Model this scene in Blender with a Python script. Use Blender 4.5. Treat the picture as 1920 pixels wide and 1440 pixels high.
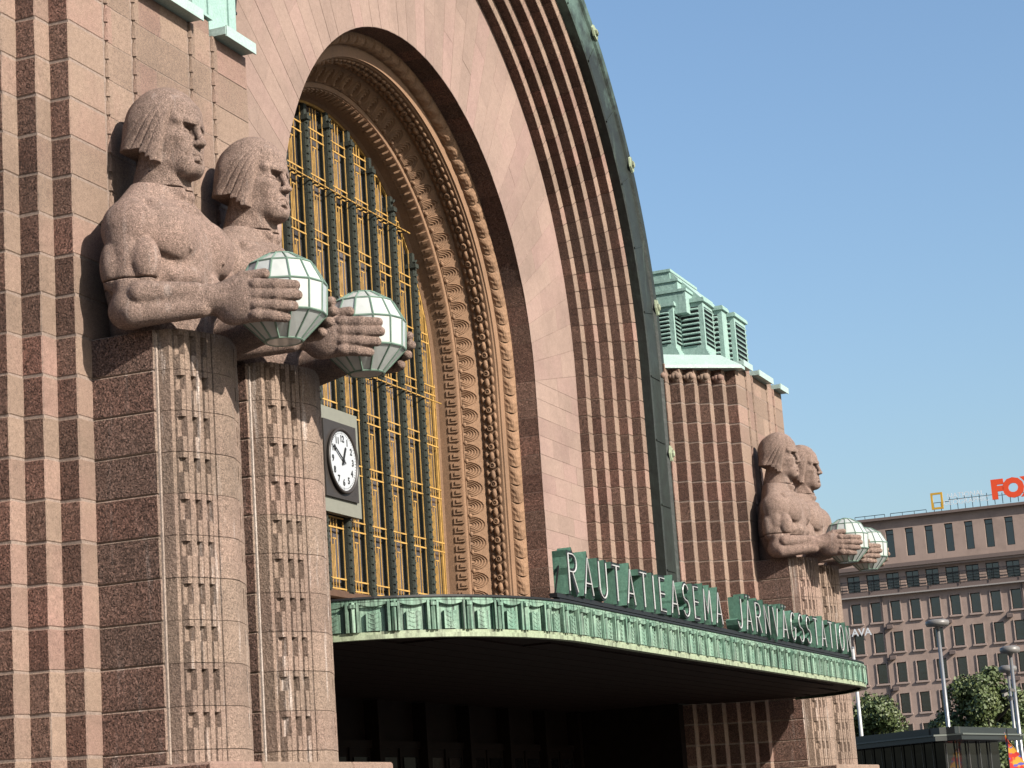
import bpy, bmesh, math, random
import numpy as np
from mathutils import Vector, Matrix

# ------------------------------------------------------------------ camera, sky, sun, exposure
rad = math.radians
random.seed(11)
RNG = np.random.default_rng(5)
scene = bpy.context.scene
for o in list(bpy.data.objects):
    bpy.data.objects.remove(o, do_unlink=True)
COL = scene.collection

CAM_R = Vector((0.370157, -0.926492, -0.067803))
CAM_U = Vector((-0.164610, -0.137248, 0.976763))
CAM_F = Vector((0.914269, 0.350395, 0.203314))
cam_data = bpy.data.cameras.new('camera')
cam = bpy.data.objects.new('camera', cam_data)
COL.objects.link(cam)
mw = Matrix((CAM_R, CAM_U, -CAM_F)).transposed().to_4x4()
mw.translation = Vector((-32.581, -11.5, 1.6))
cam.matrix_world = mw
cam_data.sensor_width = 36.0
cam_data.lens = 74.8
cam_data.clip_start = 0.1
cam_data.clip_end = 6000
scene.camera = cam

SUN_EL, SUN_AZ = 30.0, 17.0            # degrees; azimuth measured from the facade normal towards -x
world = bpy.data.worlds.new('World')
scene.world = world
world.use_nodes = True
wn = world.node_tree
bg = wn.nodes['Background']
sky = wn.nodes.new('ShaderNodeTexSky')
sky.sky_type = 'NISHITA'
sky.sun_disc = False
sky.sun_elevation = rad(SUN_EL)
sky.sun_rotation = rad(180 + SUN_AZ)
sky.altitude = 0
sky.air_density = 1.3
sky.dust_density = 2.2
sky.ozone_density = 4.5
wn.links.new(sky.outputs[0], bg.inputs[0])
bg.inputs[1].default_value = 0.081

sun_data = bpy.data.lights.new('sun', 'SUN')
sun_data.energy = 5.0
sun_data.angle = rad(0.5)
sun_data.color = (1.0, 0.93, 0.83)
sun = bpy.data.objects.new('sun', sun_data)
COL.objects.link(sun)
sun_dir = Vector((math.sin(rad(SUN_AZ)) * math.cos(rad(SUN_EL)), math.cos(rad(SUN_AZ)) * math.cos(rad(SUN_EL)), -math.sin(rad(SUN_EL))))
sun.rotation_euler = sun_dir.to_track_quat('-Z', 'Y').to_euler()
sun.location = (-40, -60, 60)

scene.view_settings.view_transform = 'Standard'
scene.view_settings.look = 'None'
scene.view_settings.exposure = 1.2
scene.view_settings.gamma = 1.0
scene.view_settings.use_curve_mapping = False
scene.cycles.max_bounces = 6
scene.cycles.diffuse_bounces = 3
scene.cycles.glossy_bounces = 3
scene.cycles.transmission_bounces = 4
scene.cycles.use_adaptive_sampling = True
scene.cycles.use_denoising = True

# ------------------------------------------------------------------ object helpers
BASE = {}

def link(o, parent=None, world=(0, 0, 0)):
    COL.objects.link(o)
    w = Vector(world)
    if parent is not None:
        o.parent = parent
        o.location = w - BASE.get(parent.name, Vector((0, 0, 0)))
    else:
        o.location = w
    BASE[o.name] = w
    return o

def tag(o, label=None, cat=None, group=None, kind=None):
    if label: o['label'] = label
    if cat: o['category'] = cat
    if group: o['group'] = group
    if kind: o['kind'] = kind
    return o

def empty(name, loc, label=None, cat=None, group=None, parent=None):
    o = bpy.data.objects.new(name, None)
    o.empty_display_size = 0.3
    link(o, parent, loc)
    return tag(o, label, cat, group)

def add(name, mesh, parent=None, world=(0, 0, 0), mats=None, rot=None):
    o = bpy.data.objects.new(name, mesh)
    if mats is not None and len(mesh.materials) == 0:
        for m in (mats if isinstance(mats, (list, tuple)) else [mats]):
            mesh.materials.append(m)
    link(o, parent, world)
    if rot is not None: o.rotation_euler = rot
    return o

class MB:
    """collects polygons of one mesh"""
    def __init__(self):
        self.v, self.f, self.m = [], [], []
    def quad(self, pts, m=0):
        n = len(self.v)
        self.v += [tuple(p) for p in pts]
        self.f.append(tuple(range(n, n + len(pts)))); self.m.append(m)
    def box(self, x0, x1, y0, y1, z0, z1, m=0):
        n = len(self.v)
        self.v += [(x0, y0, z0), (x1, y0, z0), (x1, y1, z0), (x0, y1, z0), (x0, y0, z1), (x1, y0, z1), (x1, y1, z1), (x0, y1, z1)]
        self.f += [(n, n+3, n+2, n+1), (n+4, n+5, n+6, n+7), (n, n+1, n+5, n+4), (n+1, n+2, n+6, n+5), (n+2, n+3, n+7, n+6), (n+3, n, n+4, n+7)]
        self.m += [m] * 6
    def obox(self, c, ax, ay, az, m=0):
        """oriented box: centre and three half-axis vectors"""
        c, ax, ay, az = map(Vector, (c, ax, ay, az))
        n = len(self.v)
        for sz in (-1, 1):
            for sx, sy in ((-1, -1), (1, -1), (1, 1), (-1, 1)):
                self.v.append(tuple(c + ax * sx + ay * sy + az * sz))
        self.f += [(n, n+3, n+2, n+1), (n+4, n+5, n+6, n+7), (n, n+1, n+5, n+4), (n+1, n+2, n+6, n+5), (n+2, n+3, n+7, n+6), (n+3, n, n+4, n+7)]
        self.m += [m] * 6
    def prism(self, plan, z0, z1, m=0):
        """plan: list of (x, y) counter-clockwise seen from above"""
        n, k = len(self.v), len(plan)
        self.v += [(x, y, z0) for x, y in plan] + [(x, y, z1) for x, y in plan]
        self.f.append(tuple(range(n + k - 1, n - 1, -1))); self.m.append(m)
        self.f.append(tuple(range(n + k, n + 2 * k))); self.m.append(m)
        for i in range(k):
            j = (i + 1) % k
            self.f.append((n + i, n + j, n + k + j, n + k + i)); self.m.append(m if not callable(m) else 0)
    def tube(self, pts, r, n=6, m=0, cap=True):
        pts = [Vector(p) for p in pts]
        rs = r if isinstance(r, (list, tuple)) else [r] * len(pts)
        base = len(self.v)
        prev = None
        for i, p in enumerate(pts):
            t = (pts[min(i + 1, len(pts) - 1)] - pts[max(i - 1, 0)]).normalized()
            a = t.orthogonal().normalized() if prev is None else (prev - t * prev.dot(t)).normalized()
            prev = a
            b = t.cross(a)
            for k in range(n):
                w = 2 * math.pi * k / n
                self.v.append(tuple(p + (a * math.cos(w) + b * math.sin(w)) * rs[i]))
        for i in range(len(pts) - 1):
            for k in range(n):
                k2 = (k + 1) % n
                self.f.append((base + i*n + k, base + i*n + k2, base + (i+1)*n + k2, base + (i+1)*n + k)); self.m.append(m)
        if cap:
            self.f.append(tuple(base + k for k in range(n - 1, -1, -1))); self.m.append(m)
            e = base + (len(pts) - 1) * n
            self.f.append(tuple(e + k for k in range(n))); self.m.append(m)
    def lathe(self, prof, n=16, c=(0, 0, 0), m=0):
        b = len(self.v)
        for r, z in prof:
            for k in range(n):
                w = 2 * math.pi * k / n
                self.v.append((c[0] + r * math.cos(w), c[1] + r * math.sin(w), c[2] + z))
        for i in range(len(prof) - 1):
            for k in range(n):
                k2 = (k + 1) % n
                self.f.append((b + i*n + k, b + i*n + k2, b + (i+1)*n + k2, b + (i+1)*n + k)); self.m.append(m)
    def mesh(self, name, mats, smooth=False):
        me = bpy.data.meshes.new(name)
        me.from_pydata(self.v, [], self.f)
        for m in (mats if isinstance(mats, (list, tuple)) else [mats]):
            me.materials.append(m)
        me.polygons.foreach_set('material_index', self.m)
        if smooth: me.polygons.foreach_set('use_smooth', [True] * len(self.f))
        me.update()
        return me
    def build(self, name, mats, parent=None, world=(0, 0, 0), smooth=False, rot=None):
        return add(name, self.mesh(name, mats, smooth), parent, world, rot=rot)

CB = {}
def cbox(sx, sy, sz, ch, mats, rough_faces=(), key='', jit=0.0):
    """chamfered block centred on the origin; faces named in rough_faces ('-x', '+x', '-y' ...) take material slot 1"""
    var = random.randrange(3) if jit else 0
    k = (round(sx, 3), round(sy, 3), round(sz, 3), ch, key, rough_faces, var)
    if k in CB: return CB[k]
    h = np.array([sx, sy, sz]) / 2
    v, idx = [], {}
    jr = random.Random(hash(k[:3]) + var)
    for s in [(a, b, c) for a in (-1, 1) for b in (-1, 1) for c in (-1, 1)]:
        cc = ch * (1 + (jr.random() - .3) * jit)
        for ax in range(3):
            p = np.array(s) * (h - cc)
            p[ax] = s[ax] * h[ax]
            idx[(s, ax)] = len(v); v.append(tuple(p))
    f, m = [], []
    names = ['x', 'y', 'z']
    for ax in range(3):
        o1, o2 = [a for a in range(3) if a != ax]
        for sg in (-1, 1):
            loop = []
            for a, b in ((-1, -1), (1, -1), (1, 1), (-1, 1)):
                s = [0, 0, 0]; s[ax] = sg; s[o1] = a; s[o2] = b
                loop.append(idx[(tuple(s), ax)])
            f.append(loop); m.append(1 if (('-' if sg < 0 else '+') + names[ax]) in rough_faces else 0)
    for ax in range(3):
        o1, o2 = [a for a in range(3) if a != ax]
        for a in (-1, 1):
            for b in (-1, 1):
                s0 = [0, 0, 0]; s0[ax] = -1; s0[o1] = a; s0[o2] = b
                s1 = list(s0); s1[ax] = 1
                f.append([idx[(tuple(s0), o1)], idx[(tuple(s1), o1)], idx[(tuple(s1), o2)], idx[(tuple(s0), o2)]]); m.append(0)
    for s in [(a, b, c) for a in (-1, 1) for b in (-1, 1) for c in (-1, 1)]:
        f.append([idx[(s, 0)], idx[(s, 1)], idx[(s, 2)]]); m.append(0)
    me = bpy.data.meshes.new('block')
    me.from_pydata(v, [], f)
    for mm in (mats if isinstance(mats, (list, tuple)) else [mats]): me.materials.append(mm)
    me.polygons.foreach_set('material_index', m)
    bm = bmesh.new(); bm.from_mesh(me)
    bmesh.ops.recalc_face_normals(bm, faces=bm.faces)
    bm.to_mesh(me); bm.free()
    CB[k] = me
    return me

def block(name, parent, x0, x1, y0, y1, z0, z1, mats, rough=(), ch=0.012, key='', jit=0.8):
    me = cbox(x1 - x0, y1 - y0, z1 - z0, ch, mats, rough, key, jit)
    return add(name, me, parent, ((x0 + x1) / 2, (y0 + y1) / 2, (z0 + z1) / 2))

def fix_normals(me):
    bm = bmesh.new(); bm.from_mesh(me)
    bmesh.ops.recalc_face_normals(bm, faces=bm.faces)
    bm.to_mesh(me); bm.free()
    return me

# ------------------------------------------------------------------ materials
def new_mat(name):
    m = bpy.data.materials.new(name); m.use_nodes = True
    nt = m.node_tree
    b = nt.nodes['Principled BSDF']
    return m, nt, b

def nd(nt, t, **kw):
    n = nt.nodes.new(t)
    for k, v in kw.items(): setattr(n, k, v)
    return n

def noise(nt, vec, scale, detail=4, rough=0.55):
    n = nd(nt, 'ShaderNodeTexNoise')
    n.inputs['Scale'].default_value = scale; n.inputs['Detail'].default_value = detail; n.inputs['Roughness'].default_value = rough
    if vec is not None: nt.links.new(vec, n.inputs['Vector'])
    return n.outputs['Fac']

def ramp(nt, fac, stops):
    r = nd(nt, 'ShaderNodeValToRGB')
    e = r.color_ramp.elements
    while len(e) > 1: e.remove(e[-1])
    e[0].position = stops[0][0]; e[0].color = stops[0][1]
    for p, c in stops[1:]:
        x = e.new(p); x.color = c
    nt.links.new(fac, r.inputs[0])
    return r.outputs[0]

def g(v): return (v, v, v, 1)
ALB = 0.39
def dim(c): return tuple(x * ALB for x in c)

def mix(nt, fac, a, b, mode='MIX'):
    n = nd(nt, 'ShaderNodeMix', data_type='RGBA', blend_type=mode)
    for sock, val in ((n.inputs[0], fac), (n.inputs[6], a), (n.inputs[7], b)):
        if hasattr(val, 'is_output') or isinstance(val, bpy.types.NodeSocket): nt.links.new(val, sock)
        elif isinstance(val, (int, float)): sock.default_value = val
        else: sock.default_value = (*val[:3], 1)
    return n.outputs[2]

def pos_vec(nt, scale=(1, 1, 1)):
    geo = nd(nt, 'ShaderNodeNewGeometry')
    if scale == (1, 1, 1): return geo.outputs['Position']
    mp = nd(nt, 'ShaderNodeMapping'); mp.inputs['Scale'].default_value = scale
    nt.links.new(geo.outputs['Position'], mp.inputs['Vector'])
    return mp.outputs['Vector']

def bump(nt, h, strength, dist, prev=None):
    b = nd(nt, 'ShaderNodeBump'); b.inputs['Strength'].default_value = strength; b.inputs['Distance'].default_value = dist
    nt.links.new(h, b.inputs['Height'])
    if prev is not None: nt.links.new(prev, b.inputs['Normal'])
    return b.outputs['Normal']

def stone(name, a, b, rough=0.85, coarse=0.0, fine=0.3, var=0.25, streak=0.0, cscale=26, speck=0.22, lime=0.0, fscale=95, uneven=0.0):
    m, nt, p = new_mat(name)
    a, b = dim(a), dim(b)
    v = pos_vec(nt)
    oi = nd(nt, 'ShaderNodeObjectInfo')
    rnd = oi.outputs['Random']
    big = noise(nt, v, 1.6, 3)
    tone = nd(nt, 'ShaderNodeMath', operation='MULTIPLY_ADD'); nt.links.new(rnd, tone.inputs[0]); tone.inputs[1].default_value = 0.9
    nt.links.new(big, tone.inputs[2])
    c = mix(nt, ramp(nt, tone.outputs[0], [(0.35, g(0)), (1.25, g(1))]), a, b)
    # every block a little lighter or darker
    rr = nd(nt, 'ShaderNodeTexWhiteNoise', noise_dimensions='1D'); nt.links.new(rnd, rr.inputs['W'])
    c = mix(nt, 1.0, c, ramp(nt, rr.outputs['Value'], [(0, g(1 - var)), (1, g(1 + var * 0.55))]), 'MULTIPLY')
    c = mix(nt, 1.0, c, ramp(nt, noise(nt, v, 0.55, 6, 0.7), [(0.32, g(0.80)), (0.52, g(1.0)), (0.70, g(1.07))]), 'MULTIPLY')
    # mineral grain
    sp = noise(nt, v, 70, 2, 0.7)
    c = mix(nt, 1.0, c, ramp(nt, sp, [(0.30, g(1 - speck * 1.9)), (0.5, g(1.0)), (0.72, g(1 + speck))]), 'MULTIPLY')
    sp2 = noise(nt, v, 19, 3, 0.6)
    c = mix(nt, 1.0, c, ramp(nt, sp2, [(0.3, g(1 - speck * 0.8)), (0.7, g(1 + speck * 0.5))]), 'MULTIPLY')
    if streak:
        sv = pos_vec(nt, (7, 7, 0.55))
        st = noise(nt, sv, 1.0, 5, 0.65)
        c = mix(nt, ramp(nt, st, [(0.56, g(0)), (0.75, g(streak))]), c, (0.10, 0.075, 0.06))
    if lime:
        lv = pos_vec(nt, (9, 9, 0.8))
        lt = noise(nt, lv, 0.9, 6, 0.7)
        c = mix(nt, ramp(nt, lt, [(0.57, g(0)), (0.76, g(lime))]), c, (0.62, 0.56, 0.52))
    nt.links.new(c, p.inputs['Base Color'])
    p.inputs['Roughness'].default_value = rough
    p.inputs['Specular IOR Level'].default_value = 0.25
    n = None
    if coarse:
        n = bump(nt, noise(nt, v, cscale * 0.8, 2, 0.5), 1.0, coarse * 1.1)
        n = bump(nt, noise(nt, v, cscale * 1.9, 2, 0.5), 1.0, coarse * 0.55, n)
        # light and shade on the hewn facets, put into the colour as speckle
        c = mix(nt, 1.0, c, ramp(nt, noise(nt, v, cscale * 1.4, 2, 0.6), [(0.34, g(1 - speck * 1.3)), (0.52, g(1.0)), (0.68, g(1 + speck * 1.2))]), 'MULTIPLY')
        nt.links.new(c, p.inputs['Base Color'])
    if uneven:
        n = bump(nt, noise(nt, v, 7.0, 3, 0.5), 1.0, uneven, n)
    if fine:
        n = bump(nt, noise(nt, v, fscale, 4, 0.7), 1.0, 0.02 * fine, n)
    if n is not None: nt.links.new(n, p.inputs['Normal'])
    return m

def copper(name, base, alt, dark, dark_amt, rough=0.6, streak=0.6, vert=(5, 5, 0.5), seam=False):
    m, nt, p = new_mat(name)
    base, alt, dark = dim(base), dim(alt), dim(dark)
    v = pos_vec(nt)
    c = mix(nt, ramp(nt, noise(nt, v, 3.2, 5, 0.65), [(0.32, g(0)), (0.68, g(1))]), base, alt)
    sv = pos_vec(nt, vert)
    st = noise(nt, sv, 2.0, 6, 0.68)
    c = mix(nt, ramp(nt, st, [(0.60 - dark_amt * 0.35, g(0)), (0.78 - dark_amt * 0.3, g(streak))]), c, dark)
    c = mix(nt, 1.0, c, ramp(nt, noise(nt, v, 38, 3, 0.6), [(0.3, g(0.82)), (0.7, g(1.12))]), 'MULTIPLY')
    nt.links.new(c, p.inputs['Base Color'])
    p.inputs['Roughness'].default_value = rough
    p.inputs['Specular IOR Level'].default_value = 0.3
    nt.links.new(bump(nt, noise(nt, v, 9, 4), 0.5, 0.02), p.inputs['Normal'])
    return m

def arch_copper():
    m = copper('black patina copper', (0.022, 0.028, 0.025), (0.035, 0.05, 0.042), (0.17, 0.24, 0.19), 0.0, streak=0.6, vert=(3, 3, 0.25))
    nt = m.node_tree; p = nt.nodes['Principled BSDF']
    old = p.inputs['Base Color'].links[0].from_socket
    sp = nd(nt, 'ShaderNodeSeparateXYZ'); nt.links.new(pos_vec(nt), sp.inputs[0])
    h = nd(nt, 'ShaderNodeMath', operation='MULTIPLY_ADD'); nt.links.new(noise(nt, pos_vec(nt), 1.1, 6, 0.7), h.inputs[0]); h.inputs[1].default_value = 7.0
    nt.links.new(sp.outputs[2], h.inputs[2])
    hs = nd(nt, 'ShaderNodeMath', operation='MULTIPLY'); nt.links.new(h.outputs[0], hs.inputs[0]); hs.inputs[1].default_value = 1 / 25
    c = mix(nt, ramp(nt, hs.outputs[0], [(0.80, g(0)), (0.93, g(.85))]), old, dim((0.30, 0.48, 0.40)))
    nt.links.new(c, p.inputs['Base Color'])
    return m

def plain(name, col, rough=0.6, metal=0.0, bump_s=None, var=0.0):
    m, nt, p = new_mat(name)
    col = dim(col)
    if var:
        v = pos_vec(nt)
        c = mix(nt, 1.0, col, ramp(nt, noise(nt, v, 6 if not bump_s else bump_s, 5, 0.65), [(0.3, g(1 - var)), (0.7, g(1 + var))]), 'MULTIPLY')
        nt.links.new(c, p.inputs['Base Color'])
    else:
        p.inputs['Base Color'].default_value = (*col, 1)
    p.inputs['Roughness'].default_value = rough
    p.inputs['Metallic'].default_value = metal
    p.inputs['Specular IOR Level'].default_value = 0.4
    if bump_s:
        nt.links.new(bump(nt, noise(nt, pos_vec(nt), bump_s, 4), 0.4, 0.01), p.inputs['Normal'])
    return m

def glass_dark(name, col=(0.02, 0.025, 0.03), rough=0.06, var=0.4, wav=0.004):
    m, nt, p = new_mat(name)
    oi = nd(nt, 'ShaderNodeObjectInfo')
    c = mix(nt, 1.0, dim(col), ramp(nt, oi.outputs['Random'], [(0, g(1 - var)), (1, g(1 + var))]), 'MULTIPLY')
    nt.links.new(c, p.inputs['Base Color'])
    p.inputs['Roughness'].default_value = rough
    p.inputs['IOR'].default_value = 1.9
    p.inputs['Specular IOR Level'].default_value = 0.5
    nt.links.new(bump(nt, noise(nt, pos_vec(nt), 1.4, 2), 0.6, wav * 4), p.inputs['Normal'])
    return m

GL_A, GL_B = (0.50, 0.315, 0.235), (0.44, 0.285, 0.20)
M = {}
M['granite'] = stone('pink granite dressed', (0.54, 0.335, 0.27), (0.49, 0.345, 0.26), fine=0.6, var=0.18, streak=0.22)
M['granite_rough'] = stone('red brown granite rough hewn', (0.60, 0.30, 0.225), (0.55, 0.32, 0.24), coarse=0.15, fine=0.8, var=0.30, cscale=33, speck=0.34)
M['granite_big'] = stone('pillar granite rough hewn', (0.62, 0.335, 0.255), (0.56, 0.345, 0.27), coarse=0.17, fine=0.8, var=0.10, cscale=31, speck=0.38, lime=0.25)
M['granite_reed'] = stone('pillar granite tooled', (0.56, 0.38, 0.30), (0.50, 0.36, 0.275), coarse=0.014, fine=0.5, var=0.16, streak=0.35, cscale=40, lime=0.55)
M['granite_smooth'] = stone('arch wall granite smooth', (0.535, 0.355, 0.305), (0.50, 0.355, 0.29), fine=0.18, var=0.11, speck=0.14, streak=0.12)
M['granite_statue'] = stone('statue granite bush hammered', (0.71, 0.475, 0.385), (0.63, 0.44, 0.355), coarse=0.022, fine=1.0, var=0.05, streak=0.5, cscale=60, speck=0.27, lime=0.25, uneven=0.035)
M['granite_carved'] = stone('carved moulding granite', (0.54, 0.32, 0.19), (0.48, 0.285, 0.17), fine=0.3, var=0.10, speck=0.16, streak=0.4)
M['mortar'] = stone('pale mortar', (0.52, 0.40, 0.33), (0.45, 0.34, 0.28), fine=0.2, var=0.0)
M['lime'] = stone('lime washed joint', (0.80, 0.68, 0.60), (0.62, 0.49, 0.41), fine=0.4, var=0.0, speck=0.3, streak=0.3)
M['joint_pink'] = stone('pink joint', (0.43, 0.28, 0.235), (0.39, 0.27, 0.22), fine=0.1, var=0.0)
M['mortar_dark'] = stone('dark joint', (0.20, 0.125, 0.095), (0.17, 0.11, 0.085), fine=0.2, var=0.0)
M['copper_pale'] = copper('pale clean copper sheet', (0.46, 0.70, 0.62), (0.54, 0.77, 0.69), (0.20, 0.36, 0.30), 0.06, rough=0.5, streak=0.5)
M['copper_white'] = copper('bright weathered copper ledge', (0.66, 0.84, 0.78), (0.60, 0.79, 0.72), (0.3, 0.45, 0.4), 0.0, rough=0.45, streak=0.4)
M['copper_green'] = copper('green verdigris fascia', (0.24, 0.46, 0.33), (0.46, 0.66, 0.49), (0.022, 0.036, 0.026), 0.46, streak=0.92, vert=(13, 13, 0.5))
M['copper_lip'] = copper('yellow green verdigris lip', (0.46, 0.56, 0.36), (0.55, 0.62, 0.42), (0.08, 0.08, 0.045), 0.34, streak=0.8)
M['copper_dark'] = arch_copper()
M['copper_edge'] = copper('weathered copper edge', (0.36, 0.58, 0.48), (0.44, 0.66, 0.55), (0.05, 0.08, 0.065), 0.12, streak=0.8)
M['copper_sign'] = copper('painted green letter metal', (0.14, 0.33, 0.24), (0.21, 0.41, 0.29), (0.04, 0.11, 0.07), 0.1, streak=0.5)
M['black'] = plain('black metal', (0.012, 0.012, 0.013), 0.5)
M['neon'] = plain('white neon tube', (0.80, 0.80, 0.78), 0.25)
M['gold'] = plain('golden paint', (0.80, 0.47, 0.13), 0.5, var=0.3)
M['mullion'] = stone('green black cast mullion', (0.035, 0.045, 0.040), (0.06, 0.07, 0.055), fine=1.0, var=0, fscale=40)
M['bronze'] = plain('brown window frame', (0.16, 0.085, 0.05), 0.55, var=0.15)
M['window'] = glass_dark('arch window glass', (0.13, 0.12, 0.13), 0.08, 0.7, 0.02)
M['opal'] = plain('white opal glass', (0.74, 0.77, 0.74), 0.12, bump_s=5, var=0.07)
M['lamp_green'] = plain('green lantern bars', (0.24, 0.36, 0.28), 0.45, var=0.2)
M['clock_plate'] = plain('grey green painted steel', (0.33, 0.33, 0.27), 0.5, var=0.05)
M['clock_dark'] = plain('dark bronze clock plate', (0.060, 0.050, 0.044), 0.45, var=0.1)
M['clock_face'] = plain('white clock face', (0.74, 0.77, 0.80), 0.3)
M['clock_ink'] = plain('black clock ink', (0.02, 0.02, 0.02), 0.5)
M['soffit'] = plain('dark brown canopy soffit with shade', (0.035, 0.020, 0.016), 0.7, var=0.3)  # brown planks darkened further, shade under the canopy put into the colour
M['shaded_wood'] = plain('dark oak with porch shade', (0.016, 0.010, 0.008), 0.5, var=0.25)  # oak taken almost to black, porch shade put into the colour

# ------------------------------------------------------------------ implicit surface modelling (for the stone figures)
def surface_net(fn, lo, hi, h):
    lo, hi = np.array(lo, float), np.array(hi, float)
    n = np.ceil((hi - lo) / h).astype(int) + 1
    X, Y, Z = np.meshgrid(*[lo[i] + h * np.arange(n[i]) for i in range(3)], indexing='ij')
    D = fn(X, Y, Z)
    ins = D < 0
    nc = n - 1
    acc = np.zeros((*nc, 3)); cnt = np.zeros(nc)
    ii = np.stack(np.meshgrid(*[np.arange(k) for k in nc], indexing='ij'), -1).astype(float)
    corners = [(a, b, c) for a in (0, 1) for b in (0, 1) for c in (0, 1)]
    def sl(c): return tuple(slice(c[i], c[i] + nc[i]) for i in range(3))
    for c in corners:
        for ax in range(3):
            if c[ax]: continue
            c2 = list(c); c2[ax] = 1; c2 = tuple(c2)
            d0, d1 = D[sl(c)], D[sl(c2)]
            cross = (d0 < 0) != (d1 < 0)
            t = np.where(cross, d0 / np.where(d0 - d1 == 0, 1, d0 - d1), 0)
            p = np.zeros((*nc, 3)); p[..., 0] = c[0]; p[..., 1] = c[1]; p[..., 2] = c[2]
            p[..., ax] = t
            acc += np.where(cross[..., None], p, 0); cnt += cross
    act = cnt > 0
    vid = -np.ones(nc, int); vid[act] = np.arange(act.sum())
    V = (ii[act] + acc[act] / cnt[act][:, None]) * h + lo
    faces = []
    for ax in range(3):
        a, b = [(1, 2), (2, 0), (0, 1)][ax]
        s0 = [slice(1, n[i] - 1) for i in range(3)]; s1 = list(s0)
        s0[ax] = slice(0, n[ax] - 1); s1[ax] = slice(1, n[ax])
        i0, i1 = ins[tuple(s0)], ins[tuple(s1)]
        for flip, msk in ((False, i0 & ~i1), (True, ~i0 & i1)):
            w = np.argwhere(msk)
            if len(w) == 0: continue
            off = np.array([1, 1, 1]); off[ax] = 0
            w = w + off
            def cell(da, db):
                q = w.copy(); q[:, a] += da; q[:, b] += db
                return vid[q[:, 0], q[:, 1], q[:, 2]]
            qd = np.stack([cell(-1, -1), cell(0, -1), cell(0, 0), cell(-1, 0)], 1)
            faces.append(qd[:, ::-1] if flip else qd)
    return V, np.concatenate(faces)

def net_mesh(name, fn, lo, hi, h, mat):
    V, Fc = surface_net(fn, lo, hi, h)
    me = bpy.data.meshes.new(name)
    me.from_pydata(V.tolist(), [], Fc.tolist())
    me.materials.append(mat)
    me.polygons.foreach_set('use_smooth', [True] * len(Fc))
    me.update()
    return me

def ell(x, y, z, c, r):
    a, b, d = (x - c[0]) / r[0], (y - c[1]) / r[1], (z - c[2]) / r[2]
    k0 = np.sqrt(a*a + b*b + d*d)
    k1 = np.sqrt((a / r[0])**2 + (b / r[1])**2 + (d / r[2])**2) + 1e-9
    return k0 * (k0 - 1) / k1
def cap(x, y, z, a, b, ra, rb):
    ba = [b[i] - a[i] for i in range(3)]
    L = sum(t * t for t in ba)
    px, py, pz = x - a[0], y - a[1], z - a[2]
    h = np.clip((px * ba[0] + py * ba[1] + pz * ba[2]) / L, 0, 1)
    return np.sqrt((px - ba[0]*h)**2 + (py - ba[1]*h)**2 + (pz - ba[2]*h)**2) - (ra + (rb - ra) * h)
def smin(a, b, k):
    h = np.maximum(k - np.abs(a - b), 0) / k
    return np.minimum(a, b) - h * h * k * 0.25
def smax(a, b, k): return -smin(-a, -b, k)
def rbox(x, y, z, c, hs, r):
    qx, qy, qz = np.abs(x - c[0]) - hs[0] + r, np.abs(y - c[1]) - hs[1] + r, np.abs(z - c[2]) - hs[2] + r
    return np.sqrt(np.maximum(qx, 0)**2 + np.maximum(qy, 0)**2 + np.maximum(qz, 0)**2) + np.minimum(np.maximum(qx, np.maximum(qy, qz)), 0) - r

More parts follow.
